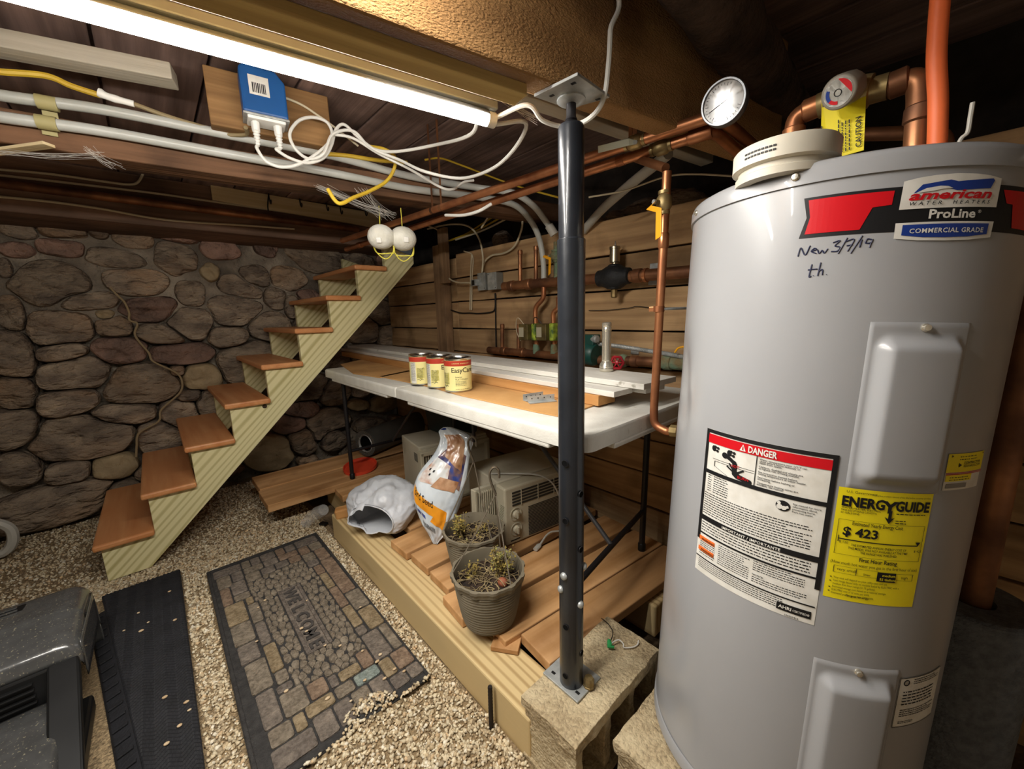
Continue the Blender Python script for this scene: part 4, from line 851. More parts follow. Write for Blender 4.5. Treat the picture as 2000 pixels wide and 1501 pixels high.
root, lv = ball_valve(pvy, (0, .01, 1), .0125, 'ball valve with a yellow lever on the vertical copper pipe', [pvy+Vector((-.045, .018, -.015)), PX(1287, 410, xb-.05), PX(1286, 465, xb-.05)], M_LEVY, lw=.02, stem=(-1, .35, 0))
m = MB(); c = PX(1287, 603, xb); m.tube([c+Vector((0, 0, -.008)), c+Vector((0, 0, .008))], .0145, 14); o = m.build('pipe_clamp', M_COPPER, smooth=True); T(o, 'copper clamp with a long screw on the vertical pipe', 'clamp')
s = MB(); s.cyl(c+Vector((0, -.01, 0)), c+Vector((.3, -.02, .0)), .004, n=8); s.build('screw_rod', M_STEEL, o, smooth=True); s = MB(); s.box(c+Vector((0, .02, 0)), (.012, .016, .014)); s.build('ear', M_COPPER, o, bevel=.002)
# round gauge
def make_gauge():
    c = PZ(1413, 200, 1.655); n = ((EYE-c).normalized()+(along1(.12, -.13, 1.80)-c).normalized()).normalized(); R = .047
    root = thing('pressure_gauge', c, 'round white dial gauge with a grey rim at the end of the copper pipes', 'gauge')
    m = MB(); m.lathe([(R*.6, -.03), (R*.95, -.026), (R, -.02), (R, .004), (R*.97, .006), (R*.9, .006), (R*.88, .0)], c, n, 40, cap=False); m.build('rim', mat('dark gauge rim', '85888c', None, rough=.3, metal=.6), root, smooth=True)
    m = MB(); m.lathe([(R*.6, -.03), (.0001, -.03)], c, n, 24); m.build('back', M_BLACKM, root)
    m = MB(); m.lathe([(R*.885, .0), (.0001, .0)], c, n, 40); m.build('dial', mat('glossy white dial', 'f4f4f0', None, rough=.12, spec=1.0, coat=1), root)
    u, w = frame(n); m = MB()
    for k in range(27):
        a = math.radians(225-270*k/26)-1.2; d = u*math.cos(a)+w*math.sin(a); l = .006 if k % 5 == 0 else .0035; m.tube([c+d*R*.8+n*.0008, c+d*(R*.8-l)+n*.0008], .0004, 4)
    m.tube([c-u*.008+n*.001-w*.004, c+u*.03+n*.001+w*.012], .0007, 4); m.build('scale_marks', M_INK, root)
make_gauge()

# ================================================================ plumbing on the plank wall
PW = 1.545
Q = lambda u, v, x=PW: PX(u, v, x)
pipe('return_pipe', [Q(984, 559), Q(1095, 549), Q(1168, 544)], .024, M_COPPERD, 'thick tarnished copper manifold below the two stub pipes', fit=[(Q(1000, 558), Q(1, 1)-Q(1, 1)+Vector((0, -1, 0)), .02), (Q(1033, 555), (0, -1, 0), .02)])
pipe('return_pipe', [Q(1228, 540), Q(1350, 530), Q(1500, 517)], .024, M_COPPERD, 'thick copper pipe running from the black air separator behind the heater', fit=[(Q(1246, 538), (0, -1, 0), .02)])
for k, (u, v0, v1) in enumerate(((1016, 488, 551), (1047, 480, 548))):
    pipe('stub_pipe', [Q(u, v1), Q(u, v0)], .0115, M_COPPERD, ('left capped copper stub on the upper manifold', 'right capped copper stub on the upper manifold')[k], group='capped copper stubs', fit=[(Q(u, v0+5), (0, 0, 1), .01)])
pipe('supply_manifold', [Q(955, 683), Q(1040, 690), Q(1100, 696), Q(1135, 700)], .021, M_COPPERD, 'lower copper manifold just above the white trim boards', fit=[(Q(985, 685), (0, -1, 0), .02), (Q(1020, 688), (0, -1, 0), .02)])
for k, (u, v0, v1) in enumerate(((981, 632, 683), (1013, 633, 687))):
    pipe('stub_pipe', [Q(u, v1), Q(u, v0)], .0115, M_COPPERD, ('left capped copper stub on the lower manifold', 'right capped copper stub on the lower manifold')[k], group='capped copper stubs', fit=[(Q(u, v0+5), (0, 0, 1), .01)])
for k, (a, b) in enumerate((((1062, 560), (1045, 600)), ((1091, 580), (1080, 610)))):
    x, y = a, b
    pipe('riser_pipe', [Q(x[0], x[1]), Q(x[0], x[1]+22), Q(y[0], y[1]), Q(y[0]+1, y[1]+30), Q(y[0]+4, 692)], .0125, M_COPPER, ('offset copper riser below the milky pipe, left zone valve', 'offset copper riser just left of the steel post, right zone valve')[k], group='offset copper risers')
    c = Q(y[0]-16, 648, PW-.05); root = thing('zone_valve', c, ('zone valve box on the left riser above the manifold', 'zone valve box on the right riser beside the steel post')[k], 'valve', 'zone valves')
    m = MB(); m.box(c, (.06, .07, .085)); m.build('actuator', mat('olive gold box %d' % k, '7a6c42', '55492c', 20, .45, .5), root, bevel=.004)
    m = MB(); m.box(c+Vector((-.031, .012, 0)), (.002, .035, .05)); m.build('label', mat('grey sticker %d' % k, 'a39c84', None, rough=.6), root)
    m = MB(); m.box(Q(y[0]+2, 648, PW-.03), (.05, .03, .09)); m.build('body', mat('green label body %d' % k, 'a6b93c', '3f5a2c', 30, .5), root, bevel=.008)
    m = MB(); m.tube([Q(y[0]+2, 672), Q(y[0]+3, 690)], [.016, .022], 14); m.build('base', M_GREENB, root, smooth=True)
    cable('wire', [c+Vector((-.02, 0, .04)), c+Vector((-.03, .03, .075)), c+Vector((-.01, .07, .06)), c+Vector((0, .08, 0)), c+Vector((0, .05, -.05))], .002, M_CREAMC if k == 0 else M_BLACK, '', k=5, parent=root)
# yellow-handled gate valve left of the post
pv = Q(1085, 500); root, lv = ball_valve(pv, (0, 0, 1), .017, 'green crusted valve with a yellow lever left of the steel post', [pv+Vector((-.055, .03, -.0)), Q(1074, 505, PW-.06), Q(1073, 536, PW-.06)], M_LEVY, lw=.022, stem=(-1, .4, 0), body=M_GREENB)
pipe('valve_pipe', [Q(1086, 472), Q(1086, 548)], .0125, M_GREENB, 'green crusted pipe through the valve left of the steel post')
# air separator
def separator():
    c = Q(1200, 541); root = thing('air_separator', c, 'black cast air separator with a metal vent on the thick copper pipe', 'air separator')
    m = MB(); d = Vector((0, -1, 0)); m.lathe([(.028, -.085), (.036, -.08), (.037, -.06), (.05, -.03), (.055, 0), (.05, .03), (.036, .055), (.034, .075), (.028, .08)], c, d, 28); m.build('body', mat('black cast iron', '1e1f21', '141516', 20, .65, bump=.3), root, smooth=True)
    m = MB(); m.lathe([(.03, -.05), (.03, .05), (.022, .055)], c, (0, 0, 1), 20); m.build('neck', bpy.data.materials['black cast iron'], root, smooth=True)
    m = MB(); m.lathe([(.01, -.09), (.014, -.085), (.014, -.05)], c, (0, 0, 1), 8); m.build('plug', M_BRASS, root)
    m = MB(); m.lathe([(.012, .05), (.012, .062), (.022, .064), (.022, .118), (.024, .119), (.024, .128), (.012, .132), (.005, .134)], c, (0, 0, 1), 24); m.build('air_vent', mat('dull nickel', 'b4ac98', None, rough=.35, metal=1), root, smooth=True)
    m = MB(); m.lathe([(.005, 0), (.004, .008), (.0025, .018), (.0005, .02)], c+Vector((-.006, -.006, .132)), (0, 0, 1), 10); m.build('vent_pin', M_CHROME, root, smooth=True)
separator()
# clips behind pipe
for k, (u, v) in enumerate(((1278, 522), (1275, 548), (1240, 684))):
    m = MB(); c = Q(u, v, WX-.005); m.box(c, (.006, .04, .035)); T(m.build('wall_bracket', M_STEEL, bevel=.002), ('small steel bracket above the thick copper pipe', 'small steel bracket below the thick copper pipe', 'small steel bracket above the red hand wheel pipe')[k], 'bracket', 'steel wall brackets')
m = MB(); c = Q(1262, 537); m.tube([c+Vector((0, .006, 0)), c-Vector((0, .006, 0))], .029, 16); T(m.build('pipe_clamp', M_COPPER, smooth=True), 'bright copper clamp on the thick copper pipe', 'clamp')
# pump, hand wheel, lower pipe
def pump():
    c = Q(1152, 690, 1.52); root = thing('circulator_pump', c, 'green circulator pump mostly hidden behind the steel post', 'pump')
    m = MB(); m.lathe([(.02, -.06), (.05, -.055), (.055, -.02), (.055, .03), (.048, .04), (.02, .042)], c, (0, -1, -.1), 26); m.build('motor', mat('green enamel', '1f5148', '173f38', 9, .4), root, smooth=True)
    m = MB(); m.box(c+Vector((0, .005, .065)), (.06, .09, .05)); m.build('terminal_box', bpy.data.materials['green enamel'], root, bevel=.006)
    m = MB(); m.lathe([(.014, 0), (.018, .004), (.018, .035), (.012, .04)], c+Vector((-.01, -.02, .07)), (-.3, -1, 0), 18); m.build('conduit_fitting', M_STEEL, root, smooth=True)
pump()
pipe('pump_pipe', [Q(1170, 702), Q(1225, 704), Q(1290, 707), Q(1420, 713)], .021, M_COPPERD, 'thick copper pipe beyond the red hand wheel', fit=[(Q(1240, 705), (0, -1, 0), .018)])
m = MB(); m.tube([Q(1292, 707), Q(1298, 707), Q(1312, 708), Q(1313, 708), Q(1345, 711)], [.022, .031, .031, .027, .027], 16); T(m.build('pipe_union', M_GREENB, smooth=True), 'green crusted brass union at the heater side of the pump pipe', 'fitting')
def wheel():
    c = Q(1205, 708, 1.45); n = Vector((-.85, -.3, .1)).normalized(); u, w = frame(n); root = thing('hand_wheel_valve', c, 'red painted hand wheel valve behind the flashlight', 'valve')
    red = mat('red enamel', 'b3202c', '8c1620', 14, .4)
    m = MB(); m.tube([c+(u*math.cos(a)+w*math.sin(a))*(.026+.002*math.cos(a*6)) for a in np.linspace(0, 2*math.pi, 37)], .0055, 8, cap=False); wh = m.build('hand_wheel', red, root, smooth=True)
    for k in range(6): a = k*math.pi/3; s = MB(); s.cyl(c, c+(u*math.cos(a)+w*math.sin(a))*.025, .0035, n=8); s.build('spoke', red, wh, smooth=True)
    m = MB(); m.lathe([(.007, -.012), (.008, .006), (.001, .008)], c, n, 12); m.build('hub', red, wh, smooth=True)
    m = MB(); m.cyl(c, Q(1215, 704), .009, n=12); m.build('valve_stem', M_BRASS, root, smooth=True)
    m = MB(); m.ball(Q(1217, 704), .03, 16, 12); m.build('valve_body', M_GREENB, root, smooth=True)
wheel()
def flex():
    P = cr([Q(1165, 671, 1.53), Q(1210, 676, 1.53), Q(1260, 684, 1.53), Q(1310, 692, 1.53), Q(1350, 700, 1.53)], 34); m = MB(); m.tube(P, [.0085+(.0018 if i % 2 else 0) for i in range(len(P))], 10); T(m.build('flex_conduit', M_STEEL, smooth=True), 'ribbed steel flexible conduit from the green pump', 'conduit')
flex()
cable('heater_valve_lever', [Q(1318, 688, 1.5), Q(1326, 679, 1.5), Q(1345, 676, 1.5)], .004, M_LEVY, 'bent yellow lever showing at the edge of the heater', 'valve')
# junction boxes and wall wiring
def jbox(u, v, w, h, d, label, lab2=False):
    c = Q(u, v, WX-d/2-.004); root = thing('junction_box', c, label, 'junction box', 'grey junction boxes')
    m = MB(); m.box(c, (d, w, h)); m.build('box', mat('grey box '+label[:6], '8d8f8a', '7a7c77', 12, .45, .4), root, bevel=.004)
    m = MB(); m.box(c+Vector((-d/2-.0015, 0, 0)), (.003, w*1.02, h*1.02)); cv = m.build('cover', M_STEEL, root, bevel=.002)
    for a, b in ((1, 1), (-1, -1)): s = MB(); s.ball(c+Vector((-d/2-.003, a*w*.4, b*h*.4)), .003, 8, 6); s.build('screw', M_BLACKM, cv, smooth=True)
    return c
j1 = jbox(944, 550, .075, .105, .03, 'left thin junction box with a relay on its cover'); j2 = jbox(968, 549, .08, .10, .055, 'right deep square junction box on the plank wall')
m = MB(); m.box(Q(928, 552, WX-.05), (.03, .05, .04)); o = m.build('relay', M_STEEL, bevel=.003); T(o, 'small black relay clipped to the left junction box', 'relay'); s = MB(); s.box(Q(924, 552, WX-.066), (.004, .025, .03)); s.build('terminal_block', M_BLACK, o)
X2 = WX-.012
def wire(pts, r, m, label, x=X2, **k): return cable('wall_cable', [Q(u, v, x) for u, v in pts], r, m, label, 'cable', 'cables on the plank wall', **k)
wire([(838, 442), (852, 447), (864, 460), (869, 490), (866, 520), (876, 542), (893, 551), (918, 552)], .0055, M_CREAMC, 'cream cable looping from the wood post to the relay', WX-.07)
wire([(835, 447), (880, 438), (915, 442), (935, 465), (943, 500), (942, 530)], .0055, M_CREAMC, 'cream cable arching down to the left junction box, upper one', WX-.06)
wire([(1021, 425), (1018, 450), (1005, 480), (985, 494), (960, 499), (946, 512), (941, 534)], .0055, M_CREAMC, 'cream cable looping down from the right to the left junction box', WX-.03)
wire([(921, 498), (919, 540), (918, 605)], .004, M_CREAMC, 'thin cream cable dropping behind the relay'); wire([(906, 490), (923, 500), (922, 545), (921, 605)], .004, M_CREAMC, 'second thin cream cable dropping behind the relay')
wire([(967, 572), (967, 600), (960, 609), (935, 612), (918, 611), (900, 611), (880, 605)], .0045, M_BLACK, 'dark cable curving below the junction boxes to the wood post')
wire([(968, 575), (968, 620), (969, 680)], .0045, M_BLACK, 'dark cable dropping straight below the right junction box')
wire([(1150, 606), (1180, 606), (1230, 601), (1245, 598), (1285, 603)], .0018, M_BLACK, 'thin dark wire across the planks right of the steel post')
for k, (a, b, mm) in enumerate(((877, 960, M_YELC), (880, 985, M_YELC), (890, 1010, M_CREAMC))):
    cable('roof_cable', [Q(a, 470-k, 1.66), Q((a+b)/2-5, 455-k*3, 1.7), Q(b, 425-k*4, 1.74), Q(b+30, 408, 1.75)], .006, mm, ('yellow cable fan above the planks, left one', 'yellow cable fan above the planks, right one', 'cream cable fan above the planks')[k], 'cable', 'cables above the plank wall')
cable('roof_cable', [Q(940, 445, 1.5), Q(960, 415, 1.5), Q(985, 400, 1.5)], .005, M_CREAMC, 'short cream cable above the arching wires', 'cable', 'cables above the plank wall')
cable('roof_wire', [PD(1150, 385, 1.4), PD(1220, 372, 1.4), PD(1300, 345, 1.35), PD(1360, 340, 1.3), PD(1450, 345, 1.25)], .003, M_CREAMC, 'thin pale wire sagging behind the slanting grey pipe', 'cable')

# ================================================================ sill: copper pipe, cables, hooks
SY = 3.035; S = lambda u, v, y=SY: PY(u, v, y)
sp = [S(-250, 326, SY-.035), S(0, 357, SY-.035), S(200, 384, SY-.035), S(400, 409, SY-.035), S(640, 440, SY-.035), S(700, 448, SY-.035)]
pipe('sill_pipe', [sp[0], sp[-1]], .021, M_COPPERD, 'long tarnished copper pipe along the dark sill beam')
def scable(pts, label, r=.006): cable('sill_cable', [S(u, v, SY) for u, v in pts], r, M_CREAMC, label, 'cable', 'cream cables on the sill beam')
scable([(-60, 325), (0, 331), (100, 340), (200, 354), (250, 360), (270, 355), (282, 333)], 'top cream cable on the sill, turning up at its end')
scable([(-60, 336), (0, 342), (150, 359), (300, 377), (420, 394), (600, 420), (680, 432)], 'long cream cable just above the copper sill pipe')
scable([(-60, 378), (0, 384), (100, 394), (200, 408), (300, 426), (380, 434), (480, 440), (560, 446), (575, 447)], 'lowest cream cable on the sill, ending at a hole')
hb = MB(); q = [S(411, 360, SY-.008), S(745, 418, SY-.008), S(742, 446, SY-.008), S(415, 390, SY-.008)]; hb.prism(q, (0, .016, 0)); hbo = hb.build('hook_board', W_CREAM, bevel=.002); T(hbo, 'pale board with black coat hooks on the sill beam', 'hook rack')
for (u, v) in ((525, 378), (585, 385), (637, 393), (664, 400), (712, 404), (750, 410)):
    p = S(u, v, SY-.012); h = MB(); h.tube(cr([p, p+Vector((-.004, -.012, -.02)), p+Vector((0, -.006, -.05)), p+Vector((0, -.02, -.065)), p+Vector((0, -.035, -.055)), p+Vector((0, -.032, -.045))], 4), .004, 8); h.build('coat_hook', M_BLACKM, hbo, smooth=True)
cable('strap_hanger', [S(525, 376, SY-.03), S(523, 400, SY-.05), S(524, 412, SY-.06)], .004, M_BLACK, 'black strap hanging over the copper sill pipe', 'strap')
# ================================================================ pale sticks near the ceiling
a, b = PZ(-120, 62, 1.93), PZ(341, 150, 1.93); T(plank('batten', (a+b)/2, ((b-a).length, .07, .045), W_WHITEB, rot=qx(b-a), bevel=.003), 'pale grey square stick overhead at the far left', 'batten')
a, b = PZ(-60, 304, 1.68), PZ(96, 282, 1.70); T(plank('lath', (a+b)/2, ((b-a).length, .03, .008), W_CREAM, rot=qx(b-a), bevel=.001), 'short pale lath sticking out below the joist at the left', 'lath')
# ================================================================ outlet box and cords
def outlet():
    off = -.05; nn = -n2
    blk = plank('wood_block', (J(400, 190, off)+J(645, 255, off))/2+Vector((0, 0, .005)), (.36, .17, .07), W_BLOCK, rot=qx(d2, n2), bevel=.004); T(blk, 'brown wood block on the joist behind the blue outlet box', 'block')
    o2 = off-.078; c = J(514, 190, o2); root = thing('outlet_box', c, 'blue plastic outlet box with a barcode sticker under the ceiling', 'outlet box')
    R = Matrix((d2, n2, Vector((0, 0, 1)))).transposed(); blue = mat('blue plastic', '1c5796', '174a82', 6, .45)
    w, h = .125, .135; m = MB(); poly = [(-w/2, -h/2), (w/2, -h/2), (w/2, h*.28), (w*.3, h/2), (-w*.42, h/2), (-w/2, h*.42)]
    m.prism([c+R @ Vector((x, .04, z)) for x, z in poly], R @ Vector((0, -.08, 0))); m.build('box', blue, root, bevel=.006)
    m = MB(); m.box(c+R @ Vector((-.012, -.041, .012)), (.055, .001, .055), R); lb = m.build('sticker', M_LABELW, root)
    s = MB()
    for k in range(8): s.box(c+R @ Vector((-.029+k*.0048, -.0418, .005)), (.0022 if k % 3 else .0034, .0006, .028), R)
    s.build('barcode', M_INK, lb)
    cb_ = c+R @ Vector((0, -.005, -h/2-.006)); m = MB(); m.box(cb_, (w*1.02, .085, .006), R); m.build('metal_ear', M_STEEL, root, bevel=.001)
    m = MB(); m.box(cb_+Vector((0, 0, -.006)), (w*.85, .07, .01), R); m.build('outlet_plate', M_WHITEP, root, bevel=.003)
    ends = []
    for k, x in enumerate((-.033, .03)):
        p = cb_+R @ Vector((x, -.008, -.012)); pl = thing('power_plug', p, ('white power plug in the blue outlet box, left one', 'white power plug in the blue outlet box, right one')[k], 'plug', 'white power plugs')
        m = MB(); m.tube([p, p+Vector((0, 0, -.028))], [.018, .016], 8, flat=.75); m.build('plug_body', M_WHITEP, pl, bevel=.003)
        m = MB(); m.tube([p+Vector((0, 0, -.028-q*.0045)) for q in range(10)], [.0115-.0004*q-(.0035 if q % 2 else 0) for q in range(10)], 12); m.build('strain_relief', M_WHITEP, pl, smooth=True)
        ends.append(p+Vector((0, 0, -.068)))
    return ends, o2
ends, OO = outlet()
CJ = lambda u, v, o=0: J(u, v, OO-.02-o)
cable('power_cable', [ends[0], CJ(502, 290), CJ(520, 315), CJ(550, 326), CJ(585, 320), CJ(625, 295), CJ(648, 268), CJ(640, 240), CJ(612, 229), CJ(583, 236), CJ(566, 262), CJ(578, 292), CJ(604, 310), CJ(632, 300, .02), CJ(650, 262, .02), CJ(690, 256, .03), CJ(724, 288, .05), CJ(770, 296, .1), PD(850, 283, 1.35), PD(920, 262, 1.1), L1b+Vector((-.04, .01, .02))], .0052, M_WHITEC, 'white power cord from the left plug, coiled and running to the lit tube', 'cord', 'white power cords', k=7)
cable('power_cable', [ends[1], CJ(540, 292), CJ(565, 308), CJ(600, 318), CJ(632, 308), CJ(648, 282), CJ(655, 255), CJ(672, 243, .02), CJ(700, 268, .03), CJ(735, 294, .06), CJ(780, 312, .1), CJ(830, 335, .2), PD(900, 348, 1.40), PD(960, 330, 1.25), PD(1005, 290, 1.1), PD(1027, 240, .97), L1b+Vector((.015, .01, .0))], .0052, M_WHITEC, 'white power cord from the right plug, looping low and up to the tube end', 'cord', 'white power cords', k=7)
cable('power_cable', [CJ(650, 262, .01), CJ(690, 270, .03), CJ(740, 300, .05), CJ(800, 330, .08), CJ(860, 365, .1), CJ(885, 369, .1), CJ(905, 356, .1), CJ(925, 352, .1)], .005, M_WHITEC, 'third white cord ending in a short hooked tail near the pipes', 'cord', 'white power cords')
cable('link_cable', [L1b+Vector((.0, -.01, .004)), PD(1030, 205, .88), PD(1060, 235, .90), PD(1105, 247, .91), PD(1150, 232, .86), PD(1178, 195, .82), PD(1188, 130, .82), PD(1192, 60, .82), PD(1195, -30, .80), L2b+Vector((.03, .03, .05)), L2b], .0052, M_WHITEC, 'white link cord drooping past the post head toward the second tube', 'cord', k=8)
cable('yellow_cable', [J(-120, 128, -.03), J(0, 140, -.03), J(90, 148, -.03), J(140, 168, -.03), J(195, 186, -.03)], .008, M_YELC, 'yellow cable along the upper joist at the far left', 'cable', 'yellow cables along the joist')
T((lambda m: m.build('tape_wrap', M_WHITEP, smooth=True))(MB().tube(cr([J(192, 180, -.035), J(215, 190, -.035), J(262, 203, -.035)], 4), [.012, .013, .011, .01, .01, .011, .009, .009, .009], 10)), 'white tape wrapped around the cable splice', 'tape')
cable('yellow_cable', [J(262, 203, -.03), J(330, 228, -.03), J(400, 249, -.03), J(440, 262, -.03), J(480, 262, -.06), ends[0]+Vector((-.02, .04, .06))], .0065, mat('brown grey cable', '8a7a58', None, rough=.6), 'brownish cable from the tape splice to the blue outlet box', 'cable')
cable('yellow_cable', [J(630, 300, -.04), J(680, 304, -.04), J(740, 313, -.04), J(795, 317, -.04)], .0075, M_YELC, 'yellow cable lying above the upper milky pipe in the middle', 'cable', 'yellow cables along the joist')
cable('yellow_cable', [CJ(722, 286, .02), CJ(752, 292, .02), CJ(772, 308, .02), CJ(768, 334, 0), CJ(752, 356, 0), CJ(720, 374, .02), CJ(690, 386, .05), CJ(668, 397, .07), CJ(655, 392, .07), CJ(640, 369, .06)], .0065, M_YELC, 'bright yellow cable hooking down below the milky pipes', 'cable', 'yellow cables along the joist')
cable('yellow_cable', [J(830, 312, -.04), J(860, 309, -.04), J(900, 322, -.04), J(1000, 360, -.06), PX(1100, 388, 1.35)], .004, M_YELC, 'thin yellow cable arching under the ceiling right of the cords', 'cable', 'yellow cables along the joist')
cable('thin_cable', [J(555, 190, -.1), J(590, 205, -.1), J(625, 228, -.1), J(650, 246, -.1), J(700, 285, -.1)], .004, M_CREAMC, 'thin cream cord from the blue outlet box into the bundle', 'cord')
cable('cable_end', [PD(960, 398, 1.5), PD(935, 412, 1.5), PD(905, 420, 1.55), PD(870, 420, 1.6)], .006, M_WHITEC, 'white cord end hanging behind the copper pipes', 'cord')

# ================================================================ fittings on top of the heater
XH = 1.05; K = lambda u, v, x=XH: PX(u, v, x)
z_top = 1.40
pipe('heater_outlet_pipe', [Vector((XH, K(1550, 268).y, z_top)), K(1550, 268), K(1553, 226), K(1605, 206)], .017, M_COPPER, 'copper elbow rising from the heater to the mixing valve', fit=[(K(1550, 262), (0, 0, 1), .012), (K(1585, 212), (0, -1, .1), .014)])
pipe('heater_inlet_pipe', [K(1735, 168), K(1795, 152), K(1797, 190), Vector((XH, K(1800, 260).y, z_top))], .018, M_COPPERD, 'copper elbow from the mixing valve down to the heater', fit=[(K(1755, 162), (0, -1, .1), .014), (K(1797, 222), (0, 0, 1), .014)])
pipe('cross_pipe', [Vector((1.17, K(1572, 275, 1.17).y, z_top)), K(1572, 262, 1.17), K(1700, 262, 1.17), K(1850, 257, 1.17), Vector((1.17, K(1850, 257, 1.17).y, z_top))], .013, M_COPPERD, 'dark copper pipe crossing behind the yellow tag')
def mixing():
    c = K(1648, 186); root = thing('mixing_valve', c, 'mixing valve with a grey ribbed knob and red and blue dial', 'valve')
    m = MB(); m.tube([K(1598, 208), K(1612, 202), K(1613, 202), K(1680, 182), K(1700, 178), K(1701, 178), K(1735, 168)], [.023, .023, .028, .03, .028, .022, .022], 18); m.build('valve_body', M_BRASS, root, smooth=True)
    n = (EYE-c).normalized(); n = (n+Vector((0, .38, -.05))).normalized(); kk = (c-EYE).dot(FW); kc = PD(1641, 179, kk-.052); R = .027; sm = MB(); sm.cyl(c, kc, .014, n=14); sm.build('stem', M_BRASS, root, smooth=True)
    m = MB(); m.lathe([(.014, -.06), (.016, -.04), (R*.92, -.036), (R, -.03), (R*1.02, .004), (R*.97, .007), (R*.9, .008), (.0001, .008)], kc, n, 48, wob=lambda a, i: 1+(.035 if (math.cos(a*9) > .6 and 0 < i < 4) else 0)); kb = m.build('knob', mat('taupe plastic', '8b8478', None, rough=.45), root, smooth=True)
    m = MB(); m.lathe([(R*.82, .0085), (.0001, .0085)], kc, n, 36); m.build('dial_face', M_LABELW, kb)
    w = (Vector((0, 0, 1))-n*n.z).normalized(); u = w.cross(n).normalized(); u = -u if u.dot(RT) < 0 else u
    def arc(a0, a1, r0, r1, name, mm):
        s = MB(); s.grid(lambda a, b: kc+n*.0092+(u*math.cos(math.radians(a0+(a1-a0)*a))+w*math.sin(math.radians(a0+(a1-a0)*a)))*(r0+(r1-r0)*b), 12, 2); s.build(name, mm, kb)
    arc(150, 215, R*.48, R*.68, 'blue_arc', M_NAVY); arc(215, 265, R*.48, R*.68, 'red_arc', M_RED)
    s = MB(); s.add([kc+n*.0092+(u*math.cos(math.radians(a))+w*math.sin(math.radians(a)))*R*.78 for a in range(-20, 85, 8)], [tuple(range(14))]); s.build('red_segment', M_RED, kb)
    s = MB(); s.tube([kc+n*.0092+(u*math.cos(a)+w*math.sin(a))*R*.2 for a in np.linspace(0, 2*math.pi, 25)], .0007, 5, cap=False); s.build('centre_ring', M_INK, kb)
    # tag
    q = [K(1605, 195, XH-.024), K(1603, 285, XH-.024), K(1623, 311, XH-.022), K(1687, 293, XH-.022), K(1693, 153, XH-.024), K(1681, 143, XH-.024), K(1665, 150, XH-.024)]
    m = MB(); m.prism(q, (.0015, 0, 0)); tg = T(m.build('caution_tag', M_YELL), 'bright yellow caution tag hanging from the mixing valve', 'tag')
    s = MB(); o = K(1682, 285, XH-.026); dx = (K(1682, 245, XH-.026)-o).normalized(); dy = (K(1665, 290, XH-.026)-o).normalized(); dy = (dy-dx*dy.dot(dx)).normalized()
    lettering(s, 'CAUTION', lambda x, y: o+dx*x+dy*y, size=.0115, bold=.02, space=1.05); s.build('caution_lettering', M_INK, tg)
    s = MB(); rs = random.Random(5)
    for k in range(9):
        x = .0; end = rs.uniform(.035, .06)
        while x < end: w_ = rs.uniform(.002, .007); p = o+dx*x+dy*(.016+k*.0052); s.add([p, p+dx*w_, p+dx*w_+dy*.0018, p+dy*.0018], [(0, 1, 2, 3)]); x += w_+.0015
    s.build('small_print', M_INK, tg)
mixing()
oc = K(1832, 292, 1.02); cable('orange_pipe', [oc+Vector((0, 0, -.012)), K(1832, 200, 1.02), K(1829, 110, 1.02), K(1836, 0, 1.02), K(1850, -140, 1.02)], .0125, M_ORANGEP, 'bright orange plastic pipe rising from the top of the heater', 'pipe', n=14)
def collar():
    c = PZ(1533, 298, 1.455); r = 88*((c-EYE).dot(FW))/FPX; root = thing('plastic_collar', (c.x, c.y, z_top), 'cream plastic collar ring sitting on the edge of the heater top', 'collar'); cream = mat('cream plastic', 'd3cdbd', 'c6bfae', 5, .45)
    m = MB(); m.lathe([(r*.72, 1.405-c.z), (r*.93, 1.407-c.z), (r*.93, 1.418-c.z), (r*.88, 1.42-c.z), (r*.88, 1.428-c.z), (r*.95, 1.43-c.z)], c, (0, 0, 1), 44, cap=False); m.build('lower_ring', cream, root, smooth=True)
    m = MB(); m.lathe([(r*.9, 1.428-c.z), (r, 1.43-c.z), (r, .002), (r*.96, .006), (r*.85, .006), (r*.8, .003), (.001, .003)], c, (0, 0, 1), 44); ur = m.build('upper_ring', cream, root, smooth=True)
    s = MB()
    for k, t in enumerate((0, .006)):
        for j in range(9):
            a0 = math.radians(160+j*4.2-90); a = a0; s.box((c.x+math.cos(a+1.4)*(r+.0005), c.y+math.sin(a+1.4)*(r+.0005), c.z-.008-t), (.001, .004, .0025), Matrix.Rotation(a+1.4, 3, 'Z'))
    s.build('small_print', M_INK, ur)
collar()
cable('wire_hook', [K(1868, 290, 1.0), K(1878, 270, 1.0), K(1890, 258, 1.0), K(1895, 230, 1.0), K(1900, 200, 1.0)], .003, M_GREYC, 'bent pale wire standing on the heater top', 'wire')
# foam covered pipe right of the heater
fp = PX(1900, 1165, 1.22); fz = fp.z
m = MB(); m.lathe([(.0335, 0), (.092, 0), (.094, .01), (.094, fz-.005), (.088, fz), (.034, fz-.004), (.0335, .0)], (1.22, fp.y, 0), (0, 0, 1), 36, cap=False); T(m.build('foam_sleeve', M_FOAM, smooth=True), 'grey foam pipe insulation standing right of the heater', 'insulation')
m = MB(); m.cyl((1.22, fp.y, .02), (1.22, fp.y, CZ), .027, n=20); T(m.build('drain_stack', M_COPPERD, smooth=True), 'vertical copper pipe rising out of the grey foam insulation', 'pipe')
